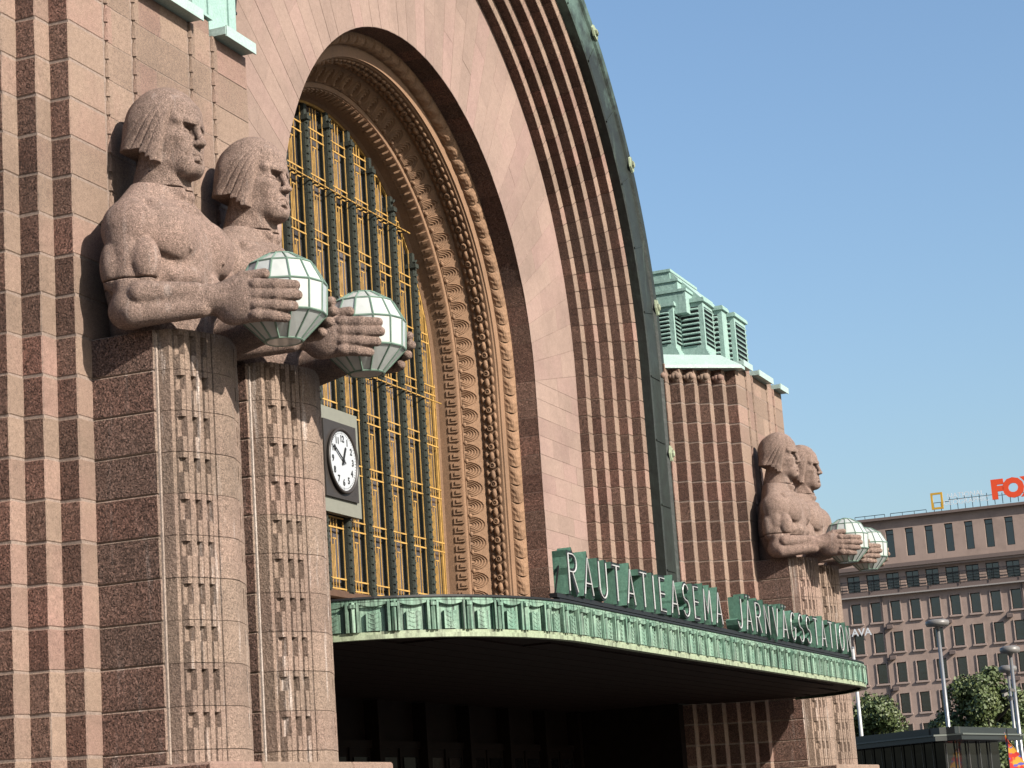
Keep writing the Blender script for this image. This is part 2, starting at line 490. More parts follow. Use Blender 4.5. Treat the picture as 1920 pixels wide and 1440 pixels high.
def body_sdf(x, y, z):
    q = np.abs(x)
    d = ell(x, y, z, (0, -.46, 7.62), (.72, .50, .74))
    d = smin(d, ell(x, y, z, (0, -.40, 6.95), (.62, .50, .55)), .25)
    d = smin(d, ell(q, y, z, (.56, -.42, 7.40), (.22, .34, .52)), .12)
    d = smin(d, cap(q, y, z, (.03, -.42, 8.42), (.74, -.50, 7.98), .25, .17), .14)
    d = smin(d, cap(x, y, z, (0, -.40, 8.2), (0, -.50, 8.75), .32, .265), .10)
    d = smin(d, cap(q, y, z, (.22, -.52, 8.75), (.09, -.74, 8.32), .07, .06), .05)
    # chest plates with a cleft between them
    pec = ell(q, y, z, (.37, -.70, 7.78), (.44, .305, .36))
    pec = smax(pec, 7.50 + .10 * (q - .35) ** 2 * 4 - z, .05)
    pec = smax(pec, .018 - q, .03)
    d = smin(d, pec, .03)
    d = smin(d, cap(q, y, z, (.07, -.80, 8.16), (.60, -.70, 8.10), .05, .05), .05)
    d = smin(d, ell(q, y, z, (.34, -.985, 7.62), (.022, .02, .022)), .02)
    # ribs and belly
    d = smin(d, ell(q, y, z, (.20, -.80, 7.36), (.20, .19, .13)), .05)
    d = smin(d, ell(q, y, z, (.46, -.66, 7.36), (.17, .22, .12)), .05)
    d = smin(d, ell(q, y, z, (.19, -.78, 7.10), (.19, .19, .13)), .05)
    d = smin(d, ell(q, y, z, (.48, -.60, 7.12), (.15, .22, .13)), .05)
    # shoulder and upper arm
    arm = ell(q, y, z, (.80, -.53, 7.80), (.225, .30, .31))
    arm = smin(arm, cap(q, y, z, (.82, -.50, 7.65), (.85, -.58, 7.0), .19, .18), .05)
    arm = smin(arm, ell(q, y, z, (.85, -.74, 7.42), (.155, .16, .25)), .018)
    arm = smin(arm, ell(q, y, z, (.89, -.42, 7.40), (.15, .17, .30)), .02)
    arm = smin(arm, ell(q, y, z, (.93, -.58, 7.50), (.10, .11, .20)), .04)
    arm = smin(arm, ell(q, y, z, (.86, -.52, 6.93), (.18, .20, .19)), .06)
    d = smin(d, arm, .035)
    # forearm
    fa = cap(q, y, z, (.85, -.58, 6.95), (.55, -1.45, 6.98), .205, .150)
    fa = smin(fa, cap(q, y, z, (.93, -.72, 7.06), (.70, -1.22, 7.05), .135, .10), .018)
    fa = smin(fa, cap(q, y, z, (.94, -.64, 6.86), (.69, -1.27, 6.88), .135, .10), .018)
    d = smin(d, fa, .04)
    # hand: palm, four fingers wrapped round the globe, thumb above
    hand = ell(q, y, z, (.555, -1.60, 6.93), (.115, .27, .25))
    for zf, yt, in ((7.062, -2.18), (6.957, -2.20), (6.852, -2.15), (6.752, -2.06)):
        s = zf - 6.95
        ym = (-1.82 + yt) / 2 - .02
        fg = cap(q, y, z, (.545, -1.64, 6.93 + s * .9), (.555, -1.84, zf - .005), .066, .066)
        fg = smin(fg, cap(q, y, z, (.555, -1.84, zf - .005), (.515, ym, zf - .02), .064, .060), .02)
        fg = smin(fg, cap(q, y, z, (.515, ym, zf - .02), (.405, yt, zf - .030), .060, .054), .012)
        fg = smin(fg, ell(q, y, z, (.585, -1.82, zf), (.05, .06, .05)), .03)
        hand = smin(hand, fg, .010)
    th = cap(q, y, z, (.54, -1.46, 7.06), (.515, -1.66, 7.165), .095, .070)
    th = smin(th, cap(q, y, z, (.515, -1.66, 7.165), (.475, -1.88, 7.185), .068, .055), .02)
    hand = smin(hand, th, .02)
    d = smin(d, hand, .05)
    return d

NECK_Z, JOINT_Z, WAIST_Z = 8.40, 7.235, 6.72
def chest_sdf(x, y, z):
    d = body_sdf(x, y, z)
    d = np.maximum(d, z - (NECK_Z - .006 + .06 * (y + .5)))
    d = np.maximum(d, (JOINT_Z + .006) - z)
    return np.maximum(d, y - .02)
def lower_sdf(x, y, z):
    d = body_sdf(x, y, z)
    d = np.maximum(d, z - (JOINT_Z - .006 + .14 * np.clip(-1.25 - y, 0, .5)))
    d = np.maximum(d, WAIST_Z - .12 * np.clip(-1.0 - y, 0, 1.5) * 2 - .06 * np.clip(-.3 - y, 0, 1) - z)
    return np.maximum(d, y - .02)

def head_sdf(x, y, z):
    q = np.abs(x)
    d = cap(x, y, z, (0, -.40, 8.2), (0, -.50, 8.75), .32, .265)
    # neck cords
    d = smin(d, cap(q, y, z, (.22, -.52, 8.75), (.09, -.74, 8.32), .07, .06), .05)
    # face
    zs = np.clip((z - 8.52) / .55, 0, 1)
    w = .70 + .32 * zs
    face = rbox(q / w, y + .05 * (1 - zs), z, (0, -.60, 8.96), (.275, .275, .41), .13)
    d = smin(d, face, .06)
    d = smin(d, ell(x, y, z, (0, -.50, 9.14), (.36, .42, .38)), .06)
    d = smin(d, cap(q, y, z, (.215, -.50, 8.76), (.08, -.80, 8.60), .115, .10), .07)
    d = smin(d, ell(x, y, z, (0, -.845, 8.590), (.125, .10, .080)), .035)
    d = smin(d, ell(q, y, z, (.205, -.765, 8.90), (.085, .10, .055)), .05)
    d = smin(d, ell(q, y, z, (.215, -.60, 8.90), (.125, .20, .20)), .05)
    # a shallow fold from the nose past the mouth, cheek planes stay flat
    d = smax(d, -cap(q, y, z, (.080, -.925, 8.83), (.165, -.875, 8.70), .013, .018), .03)
    # sockets cut flat under a straight overhanging brow
    d = smin(d, cap(q, y, z, (.02, -.890, 9.090), (.24, -.810, 9.085), .062, .055), .03)
    sock = rbox(q, y + .28 * (q - .145), z, (.148, -.945, 8.995), (.120, .105, .058), .018)
    d = smax(d, -sock, .008)
    d = smin(d, ell(q, y, z, (.150, -.835, 8.970), (.095, .046, .036)), .008)
    d = smin(d, cap(q, y, z, (.075, -.878, 8.936), (.235, -.826, 8.942), .016, .014), .010)
    # nose: a long straight wedge
    nose = cap(x, y, z, (0, -.895, 9.07), (0, -.958, 8.87), .036, .042)
    nose = smin(nose, ell(x, y, z, (0, -.950, 8.855), (.055, .062, .040)), .02)
    nose = smin(nose, ell(q, y, z, (.052, -.915, 8.848), (.032, .048, .032)), .015)
    nose = np.maximum(nose, 8.822 - z - .15 * (y + .98))
    d = smin(d, nose, .022)
    # mouth, set firm with the corners down
    d = smin(d, ell(x, y, z, (0, -.855, 8.73), (.13, .06, .075)), .04)
    d = smin(d, cap(q, y, z, (0, -.908, 8.752), (.095, -.870, 8.735), .026, .014), .014)
    d = smin(d, cap(q, y, z, (0, -.905, 8.690), (.075, -.876, 8.688), .030, .018), .014)
    d = smax(d, -cap(q, y, z, (0, -.940, 8.722), (.120, -.886, 8.702), .014, .009), .008)
    d = smax(d, -ell(x, y, z, (0, -.915, 8.645), (.085, .035, .018)), .02)
    # hair: a smooth cap that falls to a blunt flared edge
    hr = ell(x, y, z, (0, -.525, 9.09), (.395, .415, .452))
    fl = np.clip((9.20 - z) / .45, 0, 1)
    hb = rbox(x / (1 + .10 * fl), y - .085 * fl, z, (0, -.515, 8.86), (.375, .325, .42), .20)
    hr = smin(hr, hb, .10)
    ph = np.arctan2(y + 1.06, 9.82 - z)
    side = np.clip((q - .10) / .10, 0, 1) * np.clip((9.42 - z) / .15, 0, 1)
    pm = np.mod(ph * 12.0, 1.0)
    inc = np.clip(1 - np.abs(pm - .5) / .20, 0, 1)
    hr = hr + side * (.013 * inc * np.clip((ph - .44) / .03, 0, 1) * np.clip((.72 - ph) / .03, 0, 1))
    front = -.625 - .26 * (z - 8.61)
    hr = smax(hr, front - y, .016)
    zb = 8.79 - .055 * (y < -.44) - .055 * (y < -.50) - .05 * (y < -.56) + .15 * np.clip(y + .35, 0, .3)
    hr = np.maximum(hr, zb - z)
    d = np.minimum(d, hr)
    d = np.maximum(d, (NECK_Z + .006 + .06 * (y + .5)) - z)
    return np.maximum(d, y - .03)

me_chest = net_mesh('chest', chest_sdf, (-1.12, -1.2, 7.15), (1.12, .08, 8.5), .019, M['granite_statue'])
me_lower = net_mesh('forearms', lower_sdf, (-1.14, -2.32, 6.38), (1.14, .08, 7.36), .0145, M['granite_statue'])
me_head = net_mesh('head', head_sdf, (-.54, -1.06, 8.30), (.54, .08, 9.60), .0095, M['granite_statue'])

# ------------------------------------------------------------------ ground
def rough_ground():
    m, nt, p = new_mat('grey stone paving')
    v = pos_vec(nt)
    br = nd(nt, 'ShaderNodeTexBrick'); br.inputs['Scale'].default_value = 1.6; nt.links.new(v, br.inputs['Vector'])
    br.inputs['Color1'].default_value = (0.055, 0.053, 0.05, 1); br.inputs['Color2'].default_value = (0.075, 0.071, 0.066, 1); br.inputs['Mortar'].default_value = (0.04, 0.04, 0.037, 1)
    br.inputs['Mortar Size'].default_value = 0.012
    c = mix(nt, 1.0, br.outputs['Color'], ramp(nt, noise(nt, v, 0.7, 5), [(0.3, g(.75)), (0.7, g(1.2))]), 'MULTIPLY')
    nt.links.new(c, p.inputs['Base Color']); p.inputs['Roughness'].default_value = 0.8
    return m
gb = MB()
gb.quad([(-1500, -1500, 0), (2500, -1500, 0), (2500, 1500, 0), (-1500, 1500, 0)])
tag(gb.build('ground', rough_ground()), kind='structure')

# ------------------------------------------------------------------ the station
station = empty('station_building', (0, 0, 0), 'pink granite railway station entrance with great ribbed arch and copper trim', 'building')
PITCH = .42
LV = [2.54 + PITCH * k for k in range(-5, 21)]           # course levels, 0.44 .. 10.94
TOPZ = LV[-1]
GAP = .007
STEP_X, STEP_Y = .252, .238
XI, XO = 10.82, 14.70                                    # inner and outer corner of a tower front

def make_pylon(sg):
    """sg = -1 the near tower, +1 the far one. Local u = |x|; the camera sees the faces towards -x."""
    # core: the stepped plan, a little inside the blocks
    ins = .008
    plan = []
    n = 6
    pts_in = []
    for i in range(n + 1):
        pts_in += [(XI - STEP_X * i, STEP_Y * i), (XI - STEP_X * i, STEP_Y * (i + 1))]
    pts_out = []
    for i in range(n + 1):
        pts_out += [(XO + STEP_X * i, STEP_Y * i), (XO + STEP_X * i, STEP_Y * (i + 1))]
    loop = pts_in[::-1] + pts_out
    loop = [(u, v + ins) for u, v in loop]
    loop = [(u + ins, v) if k < len(pts_in) else (u - ins, v) for k, (u, v) in enumerate(loop)]
    loop += [(loop[-1][0], 3.4), (loop[0][0], 3.4)]
    plan = [(sg * u, v) for u, v in loop]
    if sg < 0: plan = plan[::-1]
    mb = MB(); mb.prism(plan, 0, TOPZ - .02)
    core = mb.mesh('pylon', M['mortar'])
    fix_normals(core)
    py = add('pylon', core, station)
    mats = [M['granite'], M['granite_rough']]
    vis_outer = sg < 0                 # near tower shows its outer steps, the far tower its inner ones
    for k in range(len(LV) - 1):
        z0, z1 = LV[k] + GAP, LV[k + 1] - GAP
        if z1 < 1.6: continue
        for i in range(1, 7 if not vis_outer else 4):
            y0, y1 = STEP_Y * i, STEP_Y * (i + 1)
            if vis_outer:
                xa, xb = -(XO + STEP_X * i), -(XO + STEP_X * (i - 1))
            else:
                xa, xb = XI - STEP_X * i, XI - STEP_X * (i - 1)
            jx = random.uniform(-.004, .004)
            block('step_block', py, xa + jx, xb + .06, y0 + jx, y1 + .05, z0, z1, mats, ('-x',), key='step')
        # corner column of the front
        if vis_outer: xa, xb = -XO, -14.02
        else: xa, xb = XI, 11.54
        block('corner_block', py, xa, xb - GAP, 0, STEP_Y + .05, z0, z1, mats, ('-x',), key='step')
    # front wall between the corners: plain stones and narrow carved strips
    cols = [(13.86, 13.46), (13.29, 12.22), (12.06, 11.70)]
    strips = [(14.02, 13.86), (13.46, 13.29), (12.22, 12.06), (11.70, 11.54)]
    zlow = 11
    for k in range(zlow, len(LV) - 1):
        z0, z1 = LV[k] + GAP * .6, LV[k + 1] - GAP * .6
        for j, (a, b) in enumerate(cols):
            xs = sorted((sg * a, sg * b))
            if j == 1 and k % 2 == 0:
                mid = (xs[0] + xs[1]) / 2 + random.uniform(-.2, .2)
                block('wall_block', py, xs[0], mid - GAP * .5, .004, .2, z0, z1, M['granite'], ch=.0035)
                block('wall_block', py, mid + GAP * .5, xs[1], .004, .2, z0, z1, M['granite'], ch=.0035)
            else:
                block('wall_block', py, xs[0], xs[1], .004, .2, z0, z1, M['granite'], ch=.0035)
        far_end = sorted((sg * (11.54 if sg < 0 else 14.02), sg * (XI if sg < 0 else XO)))
        block('wall_block', py, far_end[0], far_end[1], .0, .2, z0, z1, M['granite'], ch=.0035)
    # carved strips: a slim shaft with scalloped left edge, one piece per course
    if 'strip' not in CB:
        mb = MB()
        h = PITCH - .006
        mb.box(-.045, .070, -.022, .12, 0, h)
        nb = 2
        for t in range(nb):
            za, zb_ = h * t / nb, h * (t + 1) / nb
            zm = za + (zb_ - za) * .80
            # each tooth: a wedge that stands proud and ends in a notch
            mb.v += []
            n0 = len(mb.v)
            mb.v += [(-.066, -.010, za + .012), (-.045, -.040, za + .012), (-.02, -.040, za + .012), (-.02, .1, za + .012), (-.066, .1, za + .012),
                     (-.056, -.010, zm), (-.045, -.038, zm), (-.02, -.038, zm), (-.02, .1, zm), (-.056, .1, zm)]
            mb.f += [(n0, n0+1, n0+6, n0+5), (n0+1, n0+2, n0+7, n0+6), (n0+2, n0+3, n0+8, n0+7), (n0+4, n0, n0+5, n0+9), (n0+5, n0+6, n0+7, n0+8, n0+9), (n0+4, n0+3, n0+2, n0+1, n0)]
            mb.m += [0] * 6
        CB['strip'] = mb.mesh('carved_strip', M['granite'])
    for k in range(zlow - 3, len(LV) - 1):
        for a, b in strips:
            add('carved_strip', CB['strip'], py, (sg * (a + b) / 2, .012, LV[k] + .003))
    # copper ledges on the front wall
    for a, b, zt in ((14.0 + .72, 13.98, 0), (13.37, 12.14, 0), (11.62, XI + .06, 0)):
        xs = sorted((sg * a, sg * b))
        mb = MB()
        mb.box(xs[0], xs[1], -.17, .5, TOPZ + .004, TOPZ + .10)
        mb.box(xs[0] + .01, xs[1] - .01, -.185, -.165, TOPZ - .02, TOPZ + .115)
        mb.build('copper_ledge', M['copper_white'], py)
    # plain granite blocks between the ledges run a little higher
    for a, b in ((13.98, 13.37), (12.14, 11.62)):
        xs = sorted((sg * a, sg * b))
        block('wall_block', py, xs[0] + .02, xs[1] - .02, .03, .4, TOPZ, TOPZ + .20, M['granite'], ch=.012)
        mb = MB(); mb.box(xs[0] - .0, xs[1] + .0, -.01, .42, TOPZ + .205, TOPZ + .235)
        mb.build('copper_ledge', M['copper_pale'], py)
    # eave over the inner steps: curled stone ends under a copper slab
    for i in range(1, 7):
        mb = MB()
        cxh = XI - STEP_X * i + .035; yh = STEP_Y * i + .03
        for r0, dx, dy, sc in ((.128, .03, .10, 1.1), (.075, -.045, .13, 1.1), (.07, -.05, .05, 1.0), (.05, -.07, .19, 1.0)):
            prof = [(r0 * math.sin(math.pi * t / 10), -r0 * sc * math.cos(math.pi * t / 10)) for t in range(11)]
            mb.lathe(prof, 12, (dx, dy, 0))
        mb.build('eave_curl', M['granite'], py, (sg * cxh, yh - .03, TOPZ - .27), smooth=True)
    return py

pyl_near = make_pylon(-1)
pyl_far = make_pylon(1)

# copper lantern house on each tower
def make_lantern_roof(sg):
    def X(u): return sg * u
    def bx(mb, u0, u1, y0, y1, z0, z1, m=0):
        a, b = sorted((X(u0), X(u1))); mb.box(a, b, y0, y1, z0, z1, m)
    mb = MB()
    # skirt above the inner steps: thin eave edge below, steep sheet above (the near tower's lies behind its front corner)
    k_ = 1.0 if sg > 0 else 0.0
    def ring(pl, z): return [(X(u), y, z) for u, y in pl]
    e0 = [(9.40, 1.42), (10.70, -.05 - .12 * k_), (XI + .16, -.05 - .12 * k_), (XI + .16, 2.8), (9.40, 2.8)]
    e1 = [(9.85, 1.60), (10.95, .34), (11.20, .34), (11.20, 2.8), (9.85, 2.8)]
    if sg < 0: e0 = [(10.15, 1.05), (10.80, .02), (XI + .16, .02), (XI + .16, 2.8), (10.15, 2.8)]; e1 = [(10.25, 1.25), (10.95, .34), (11.20, .34), (11.20, 2.8), (10.25, 2.8)]
    r0, r1, r2 = ring(e0, TOPZ - .10), ring(e0, TOPZ - .03), ring(e1, TOPZ + .30)
    n = len(e0)
    for i in range(n):
        j = (i + 1) % n
        mb.quad([r0[i], r0[j], r1[j], r1[i]]); mb.quad([r1[i], r1[j], r2[j], r2[i]])
    mb.quad(r0[::-1]); mb.quad(r2)
    root = add('copper_lantern', fix_normals(mb.mesh('copper_lantern', M['copper_white'])), station)
    # louvred turrets, each more forward than the last
    units = [(10.85, 11.55, 1.28, 2.6, 11.35, 12.52), (11.25, 12.05, .72, 2.4, 11.32, 12.62), (12.05, 12.45, .52, 2.0, 11.2, 12.56),
             (12.45, 13.40, .36, 2.0, 11.12, 12.46), (13.40, 13.75, .52, 2.0, 11.1, 12.50), (13.75, 14.35, .75, 2.2, 11.1, 12.36)]
    for k, (u0, u1, y0, y1, z0, z1) in enumerate(units):
        mb = MB()
        bx(mb, u0, u1, y0, y1, z0, z1)
        # curved skirt
        for t in range(3):
            e = .03 * (3 - t)
            bx(mb, u0 - e, u1 + e, y0 - e, y1, z0 - .02 + .05 * t, z0 + .05 + .05 * t)
        bx(mb, u0 - .05, u1 + .05, y0 - .05, y1, z1 - .06, z1 + .002)
        bx(mb, u0 - .035, u1 + .035, y0 - .035, y1, z1 + .0, z1 + .035)
        t_o = mb.build('turret', M['copper_pale'], root)
        lz0, lz1 = z0 + .28, z1 - .16
        # dark opening and slats, towards the street and towards the arch side
        op = MB()
        a, b = sorted((X(u0 + .09), X(u1 - .09)))
        if u1 - u0 > .5: op.box(a, b, y0 - .006, y0 + .02, lz0, lz1)
        face_x = X(u0) if sg > 0 else X(u1)
        ys = (y0 + .10, min(y1, y0 + .5))
        op.box(min(face_x, face_x - .006), max(face_x, face_x + .02), ys[0], ys[1], lz0, lz1)
        op.build('opening', M['black'], root)
        ns = 8
        for s in range(ns):
            zz = lz0 + (lz1 - lz0) * (s + .5) / ns
            sl = MB()
            if u1 - u0 > .5: sl.obox(((a + b) / 2, y0 - .022, zz), ((b - a) / 2, 0, 0), (0, .022, .018), (0, -.006, .012))
            sl.obox((face_x - .02, (ys[0] + ys[1]) / 2, zz), (0, (ys[1] - ys[0]) / 2, 0), (.022, 0, .018), (-.006, 0, .012))
            sl.build('louvre_slat', M['copper_pale'], root)
    # stepped top behind
    mb = MB()
    for k, (u0, u1, y0, y1, z0, z1) in enumerate(((10.95, 14.1, 1.0, 3.0, 12.3, 12.82), (11.15, 13.8, 1.22, 3.0, 12.8, 13.12), (11.4, 13.4, 1.45, 3.0, 13.1, 13.42))):
        bx(mb, u0, u1, y0, y1, z0, z1)
        bx(mb, u0 - .03, u1 + .03, y0 - .03, y1 + .03, z1 - .04, z1 + .02)
    # slanted front sheet from the top step down to the turrets
    A_, B_ = [(X(11.45), 1.46, 13.40), (X(11.45), .66, 12.56), (X(11.45), 1.46, 12.56)], [(X(13.5), 1.46, 13.40), (X(14.1), .66, 12.50), (X(14.1), 1.46, 12.50)]
    mb.quad([A_[0], A_[1], B_[1], B_[0]], 1); mb.quad([A_[1], A_[2], B_[2], B_[1]], 1); mb.quad(A_, 0); mb.quad(B_[::-1], 0)
    mb.build('stepped_top', [M['copper_pale'], M['copper_white']], root)
    # tall plain sheet at the inner corner of the tower, with a window at its side
    mb = MB()
    bx(mb, XI + .02, 11.95, .10, .50, TOPZ + .12, 13.4)
    for u in (11.05, 11.55, 11.93):
        bx(mb, u - .012, u + .012, .075, .12, TOPZ + .12, 13.4)
    if sg < 0:
        mb.build('corner_sheet', M['copper_pale'], root)
        mb = MB()
        bx(mb, 12.15, 13.35, .13, .4, TOPZ + .12, 13.0)
        w = mb.build('lantern_window', M['copper_white'], root)
        for a0, a1, b0, b1 in ((12.22, 12.72, 11.12, 11.9), (12.78, 13.28, 11.12, 11.9), (12.22, 12.72, 11.97, 12.8), (12.78, 13.28, 11.97, 12.8)):
            mb = MB(); bx(mb, a0, a1, .10, .15, b0, b1)
            mb.build('lantern_pane', M['window'], root)
    return root
make_lantern_roof(1)
make_lantern_roof(-1)

# ------------------------------------------------------------------ arches: a path of straight jambs and a half circle
def arch_pt(r, cz, s, z_low):
    """s runs from the foot of the right jamb over the crown to the left foot; returns (x, z, outward normal)"""
    L1 = cz - z_low
    if s < L1: return (r, z_low + s, (1, 0))
    s2 = s - L1
    if s2 < math.pi * r:
        w = s2 / r
        return (r * math.cos(w), cz + r * math.sin(w), (math.cos(w), math.sin(w)))
    return (-r, cz - (s2 - math.pi * r), (-1, 0))

def arch_sweep(prof, cz, z_low, mats, name, parent, nseg=48, mat_of=None, w0=0.0, w1=math.pi, jambs=(True, True)):
    """prof: list of (r, y) swept along the arch"""
    mb = MB()
    stations = []
    if jambs[0]: stations.append(('J', 1, z_low))
    for k in range(nseg + 1): stations.append(('A', w0 + (w1 - w0) * k / nseg, 0))
    if jambs[1]: stations.append(('J', -1, z_low))
    for kind, a, z in stations:
        for r, y in prof:
            mb.v.append((r * a, y, z) if kind == 'J' else (r * math.cos(a), y, cz + r * math.sin(a)))
    n = len(prof)
    for i in range(len(stations) - 1):
        for k in range(n - 1):
            mb.f.append((i*n + k, i*n + k + 1, (i+1)*n + k + 1, (i+1)*n + k)); mb.m.append(mat_of(k) if mat_of else 0)
    return mb.build(name, mats, parent)

ZS = 10.5                                  # spring of the ribs
ribs = [(7.60 + .247 * i, 7.60 + .247 * (i + 1), 2.30 - .202 * i, 2.50 - .202 * i) for i in range(5)]  # r0, r1, front y, back y

def wedge_mesh(r0, r1, y0, y1, a0, a1, cz0, cz1, ch, mats, seg=2):
    """one stone of a ring; r0 about (0, cz0), r1 about (0, cz1); chamfered on its front edges"""
    mb = MB()
    rows = []
    for k in range(seg + 1):
        w = a0 + (a1 - a0) * k / seg
        c, s = math.cos(w), math.sin(w)
        rows.append((c, s))
    da = ch / ((r0 + r1) / 2)
    def P(r, w, y, cz): return (r * math.cos(w), y, cz + r * math.sin(w))
    L = []
    for k in range(seg + 1):
        t = k / seg
        w = a0 + (a1 - a0) * t
        wi = a0 + da + (a1 - a0 - 2 * da) * t
        L.append([P(r0, w, y1, cz0), P(r0, w, y0 + ch, cz0), P(r0 + ch, wi, y0, cz0), P(r1 - ch, wi, y0, cz1), P(r1, w, y0 + ch, cz1), P(r1, w, y1, cz1)])
    for row in L: mb.v += row
    for k in range(seg):
        for j in range(5):
            a = k * 6 + j
            mb.f.append((a, a + 1, a + 7, a + 6)); mb.m.append(1 if j == 0 else 0)
    mb.f.append((0, 1, 2, 3, 4, 5)); mb.m.append(0)
    e = seg * 6
    mb.f.append((e + 5, e + 4, e + 3, e + 2, e + 1, e)); mb.m.append(0)
    me = mb.mesh('wedge', mats)
    return fix_normals(me)

RIBM = [M['granite'], M['granite_rough']]
JP = .365
for i, (r0, r1, yf, yb) in enumerate(ribs):
    core = arch_sweep([(r0 + .012, yb + .3), (r0 + .012, yf + .012), (r1 + .02, yf + .012)], ZS, 3.80, M['mortar_dark'], 'arch_rib', station)
    z = 3.82
    zl = []
    while z < ZS - .2:
        zl.append(z); z += JP
    zl.append(ZS)
    for a, b in zip(zl[:-1], zl[1:]):
        me = cbox(r1 - r0 + .02, yb - yf + .06, b - a - .008, .008, RIBM, ('-x',), 'rib', .8)
        jx = random.uniform(-.003, .003)
        add('rib_block', me, core, ((r0 + r1) / 2 + .01 + jx, (yf + yb) / 2 + .03 + jx, (a + b) / 2))
    nst = 36
    for k in range(nst):
        a0, a1 = math.pi / 2 * k / nst * 1.04, math.pi / 2 * (k + 1) / nst * 1.04
        if a0 > 1.5: break
        if math.sin(a0) * r0 + ZS > 18.6: break
        gp = .004 / r0
        me = wedge_mesh(r0, r1 + .02, yf, yb + .06, a0 + gp, a1 - gp, ZS, ZS, .008, RIBM, 1)
        add('rib_block', me, core)

# the smooth wall of the arch between window reveal (r 5.22 about z 10) and the first rib
RW, ZW, YW = 5.22, 10.0, 2.5
wall_core = MB()
NS = 60
for k in range(NS):
    a0, a1 = math.pi * k / NS, math.pi * (k + 1) / NS
    q = []
    for a in (a0, a1):
        q.append((RW * math.cos(a), YW + .005, ZW + RW * math.sin(a))); q.append((7.66 * math.cos(a), YW + .005, ZS + 7.66 * math.sin(a)))
    wall_core.quad([q[0], q[1], q[3], q[2]])
    wall_core.quad([(RW * math.cos(a0) * 1.002, YW + .005, ZW + RW * 1.002 * math.sin(a0)), (RW * math.cos(a0) * 1.002, YW + .5, ZW + RW * 1.002 * math.sin(a0)),
                    (RW * math.cos(a1) * 1.002, YW + .5, ZW + RW * 1.002 * math.sin(a1)), (RW * math.cos(a1) * 1.002, YW + .005, ZW + RW * 1.002 * math.sin(a1))])
for s in (1, -1):
    wall_core.quad([(s * RW, YW + .005, 3.82), (s * 7.66, YW + .005, 3.82), (s * 7.66, YW + .005, ZS), (s * RW, YW + .005, ZW)])
    wall_core.quad([(s * RW * 1.002, YW + .005, 3.82), (s * RW * 1.002, YW + .5, 3.82), (s * RW * 1.002, YW + .5, ZW), (s * RW * 1.002, YW + .005, ZW)])
aw = wall_core.build('arch_wall', M['joint_pink'], station)
AWM = [M['granite_smooth'], M['granite_rough']]
z = 3.82
lev = []
while z < ZW - .1:
    lev.append(z); z += JP
lev.append(ZW)
for s in (1, -1):
    for k, (a, b) in enumerate(zip(lev[:-1], lev[1:])):
        cuts = [RW, RW + (.72 if k % 2 else 1.25), RW + (1.62 if k % 2 else 2.0), 7.62]
        for c0, c1 in zip(cuts[:-1], cuts[1:]):
            xs = sorted((s * c0, s * c1))
            jy = random.uniform(-.002, .002)
            me = cbox(xs[1] - xs[0] - .006, .42 if c0 == RW else .1, b - a - .005, .003, AWM, ('-x',) if (s > 0 and c0 == RW) else (), 'aw', .3)
            add('wall_block', me, aw, ((xs[0] + xs[1]) / 2, YW + (.21 if c0 == RW else .05) + jy, (a + b) / 2))
for s in (1, -1):
    for c0, c1 in ((RW + .003, 6.45), (6.456, 7.62)):
        za, zb = [ZW + .003] * 2, [ZW + (ZS - ZW) * (c - RW) / (7.62 - RW) - .001 for c in (c0, c1)]
        mb = MB()
        pts = [(s * c0, za[0]), (s * c1, za[1]), (s * c1, zb[1])] + ([(s * c0, zb[0])] if zb[0] > za[0] + .01 else [])
        fr_ = [(x, YW, z) for x, z in pts]; bk = [(x, YW + .1, z) for x, z in pts]
        mb.quad(fr_); mb.quad(bk[::-1])
        for i in range(len(pts)): mb.quad([fr_[i], fr_[(i + 1) % len(pts)], bk[(i + 1) % len(pts)], bk[i]])
        add('wall_block', fix_normals(mb.mesh('wall_block', M['granite_smooth'])), aw)
nst = 44
for k in range(nst):
    a0, a1 = math.pi * k / nst, math.pi * (k + 1) / nst
    # two or three stones in each radial strip, staggered; the strips fan out from the window
    fr = [0, .36, 1] if k % 2 else [0, .66, 1]
    am = (a0 + a1) / 2
    for t0, t1 in zip(fr[:-1], fr[1:]):
        ra, rb = RW + (7.62 - RW) * t0, RW + (7.62 - RW) * t1
        ca, cb_ = ZW + (ZS - ZW) * t0, ZW + (ZS - ZW) * t1
        if ca + ra * math.sin(am) > 18.8: continue
        jy = random.uniform(-.002, .002)
        gp = .0028 / ra
        me = wedge_mesh(ra + .002, rb - .002, YW + jy, YW + (.42 if t0 == 0 else .1), a0 + gp, a1 - gp, ca, cb_, .003, AWM, 2)
        add('voussoir', me, aw)

# ------------------------------------------------------------------ window mouldings, each ring carved from repeated ornaments
PROF = [(5.22, 2.914), (5.17, 2.93), (5.06, 3.05), (5.03, 3.10), (4.83, 3.10), (4.83, 3.13), (4.81, 3.15), (4.81, 3.52), (4.79, 3.53), (4.53, 3.80), (4.53, 3.82), (4.44, 3.82), (4.43, 3.84), (4.37, 4.04), (4.36, 4.20), (4.33, 4.26)]
mold = arch_sweep(PROF, ZW, 4.4, M['granite_carved'], 'arch_moulding', station, nseg=72)

def along(r, y, n_orn, s0, spacing, mesh, name, parent, count=None, nvec=None):
    """places an ornament every spacing metres along the arch at radius r, depth y; local x = inward normal side, z = along the path"""
    L = (ZW - 4.6) * 2 + math.pi * r
    s = s0
    while s < L - .1:
        x, z, nrm = arch_pt(r, ZW, s, 4.6)
        ang = math.atan2(nrm[1], nrm[0])
        # keep those in sight: right jamb and crown
        if not (x < 0 and z < ZW + 1.2):
            o = add(name, mesh, parent, (x, y, z), rot=(0, -ang, 0))
        s += spacing

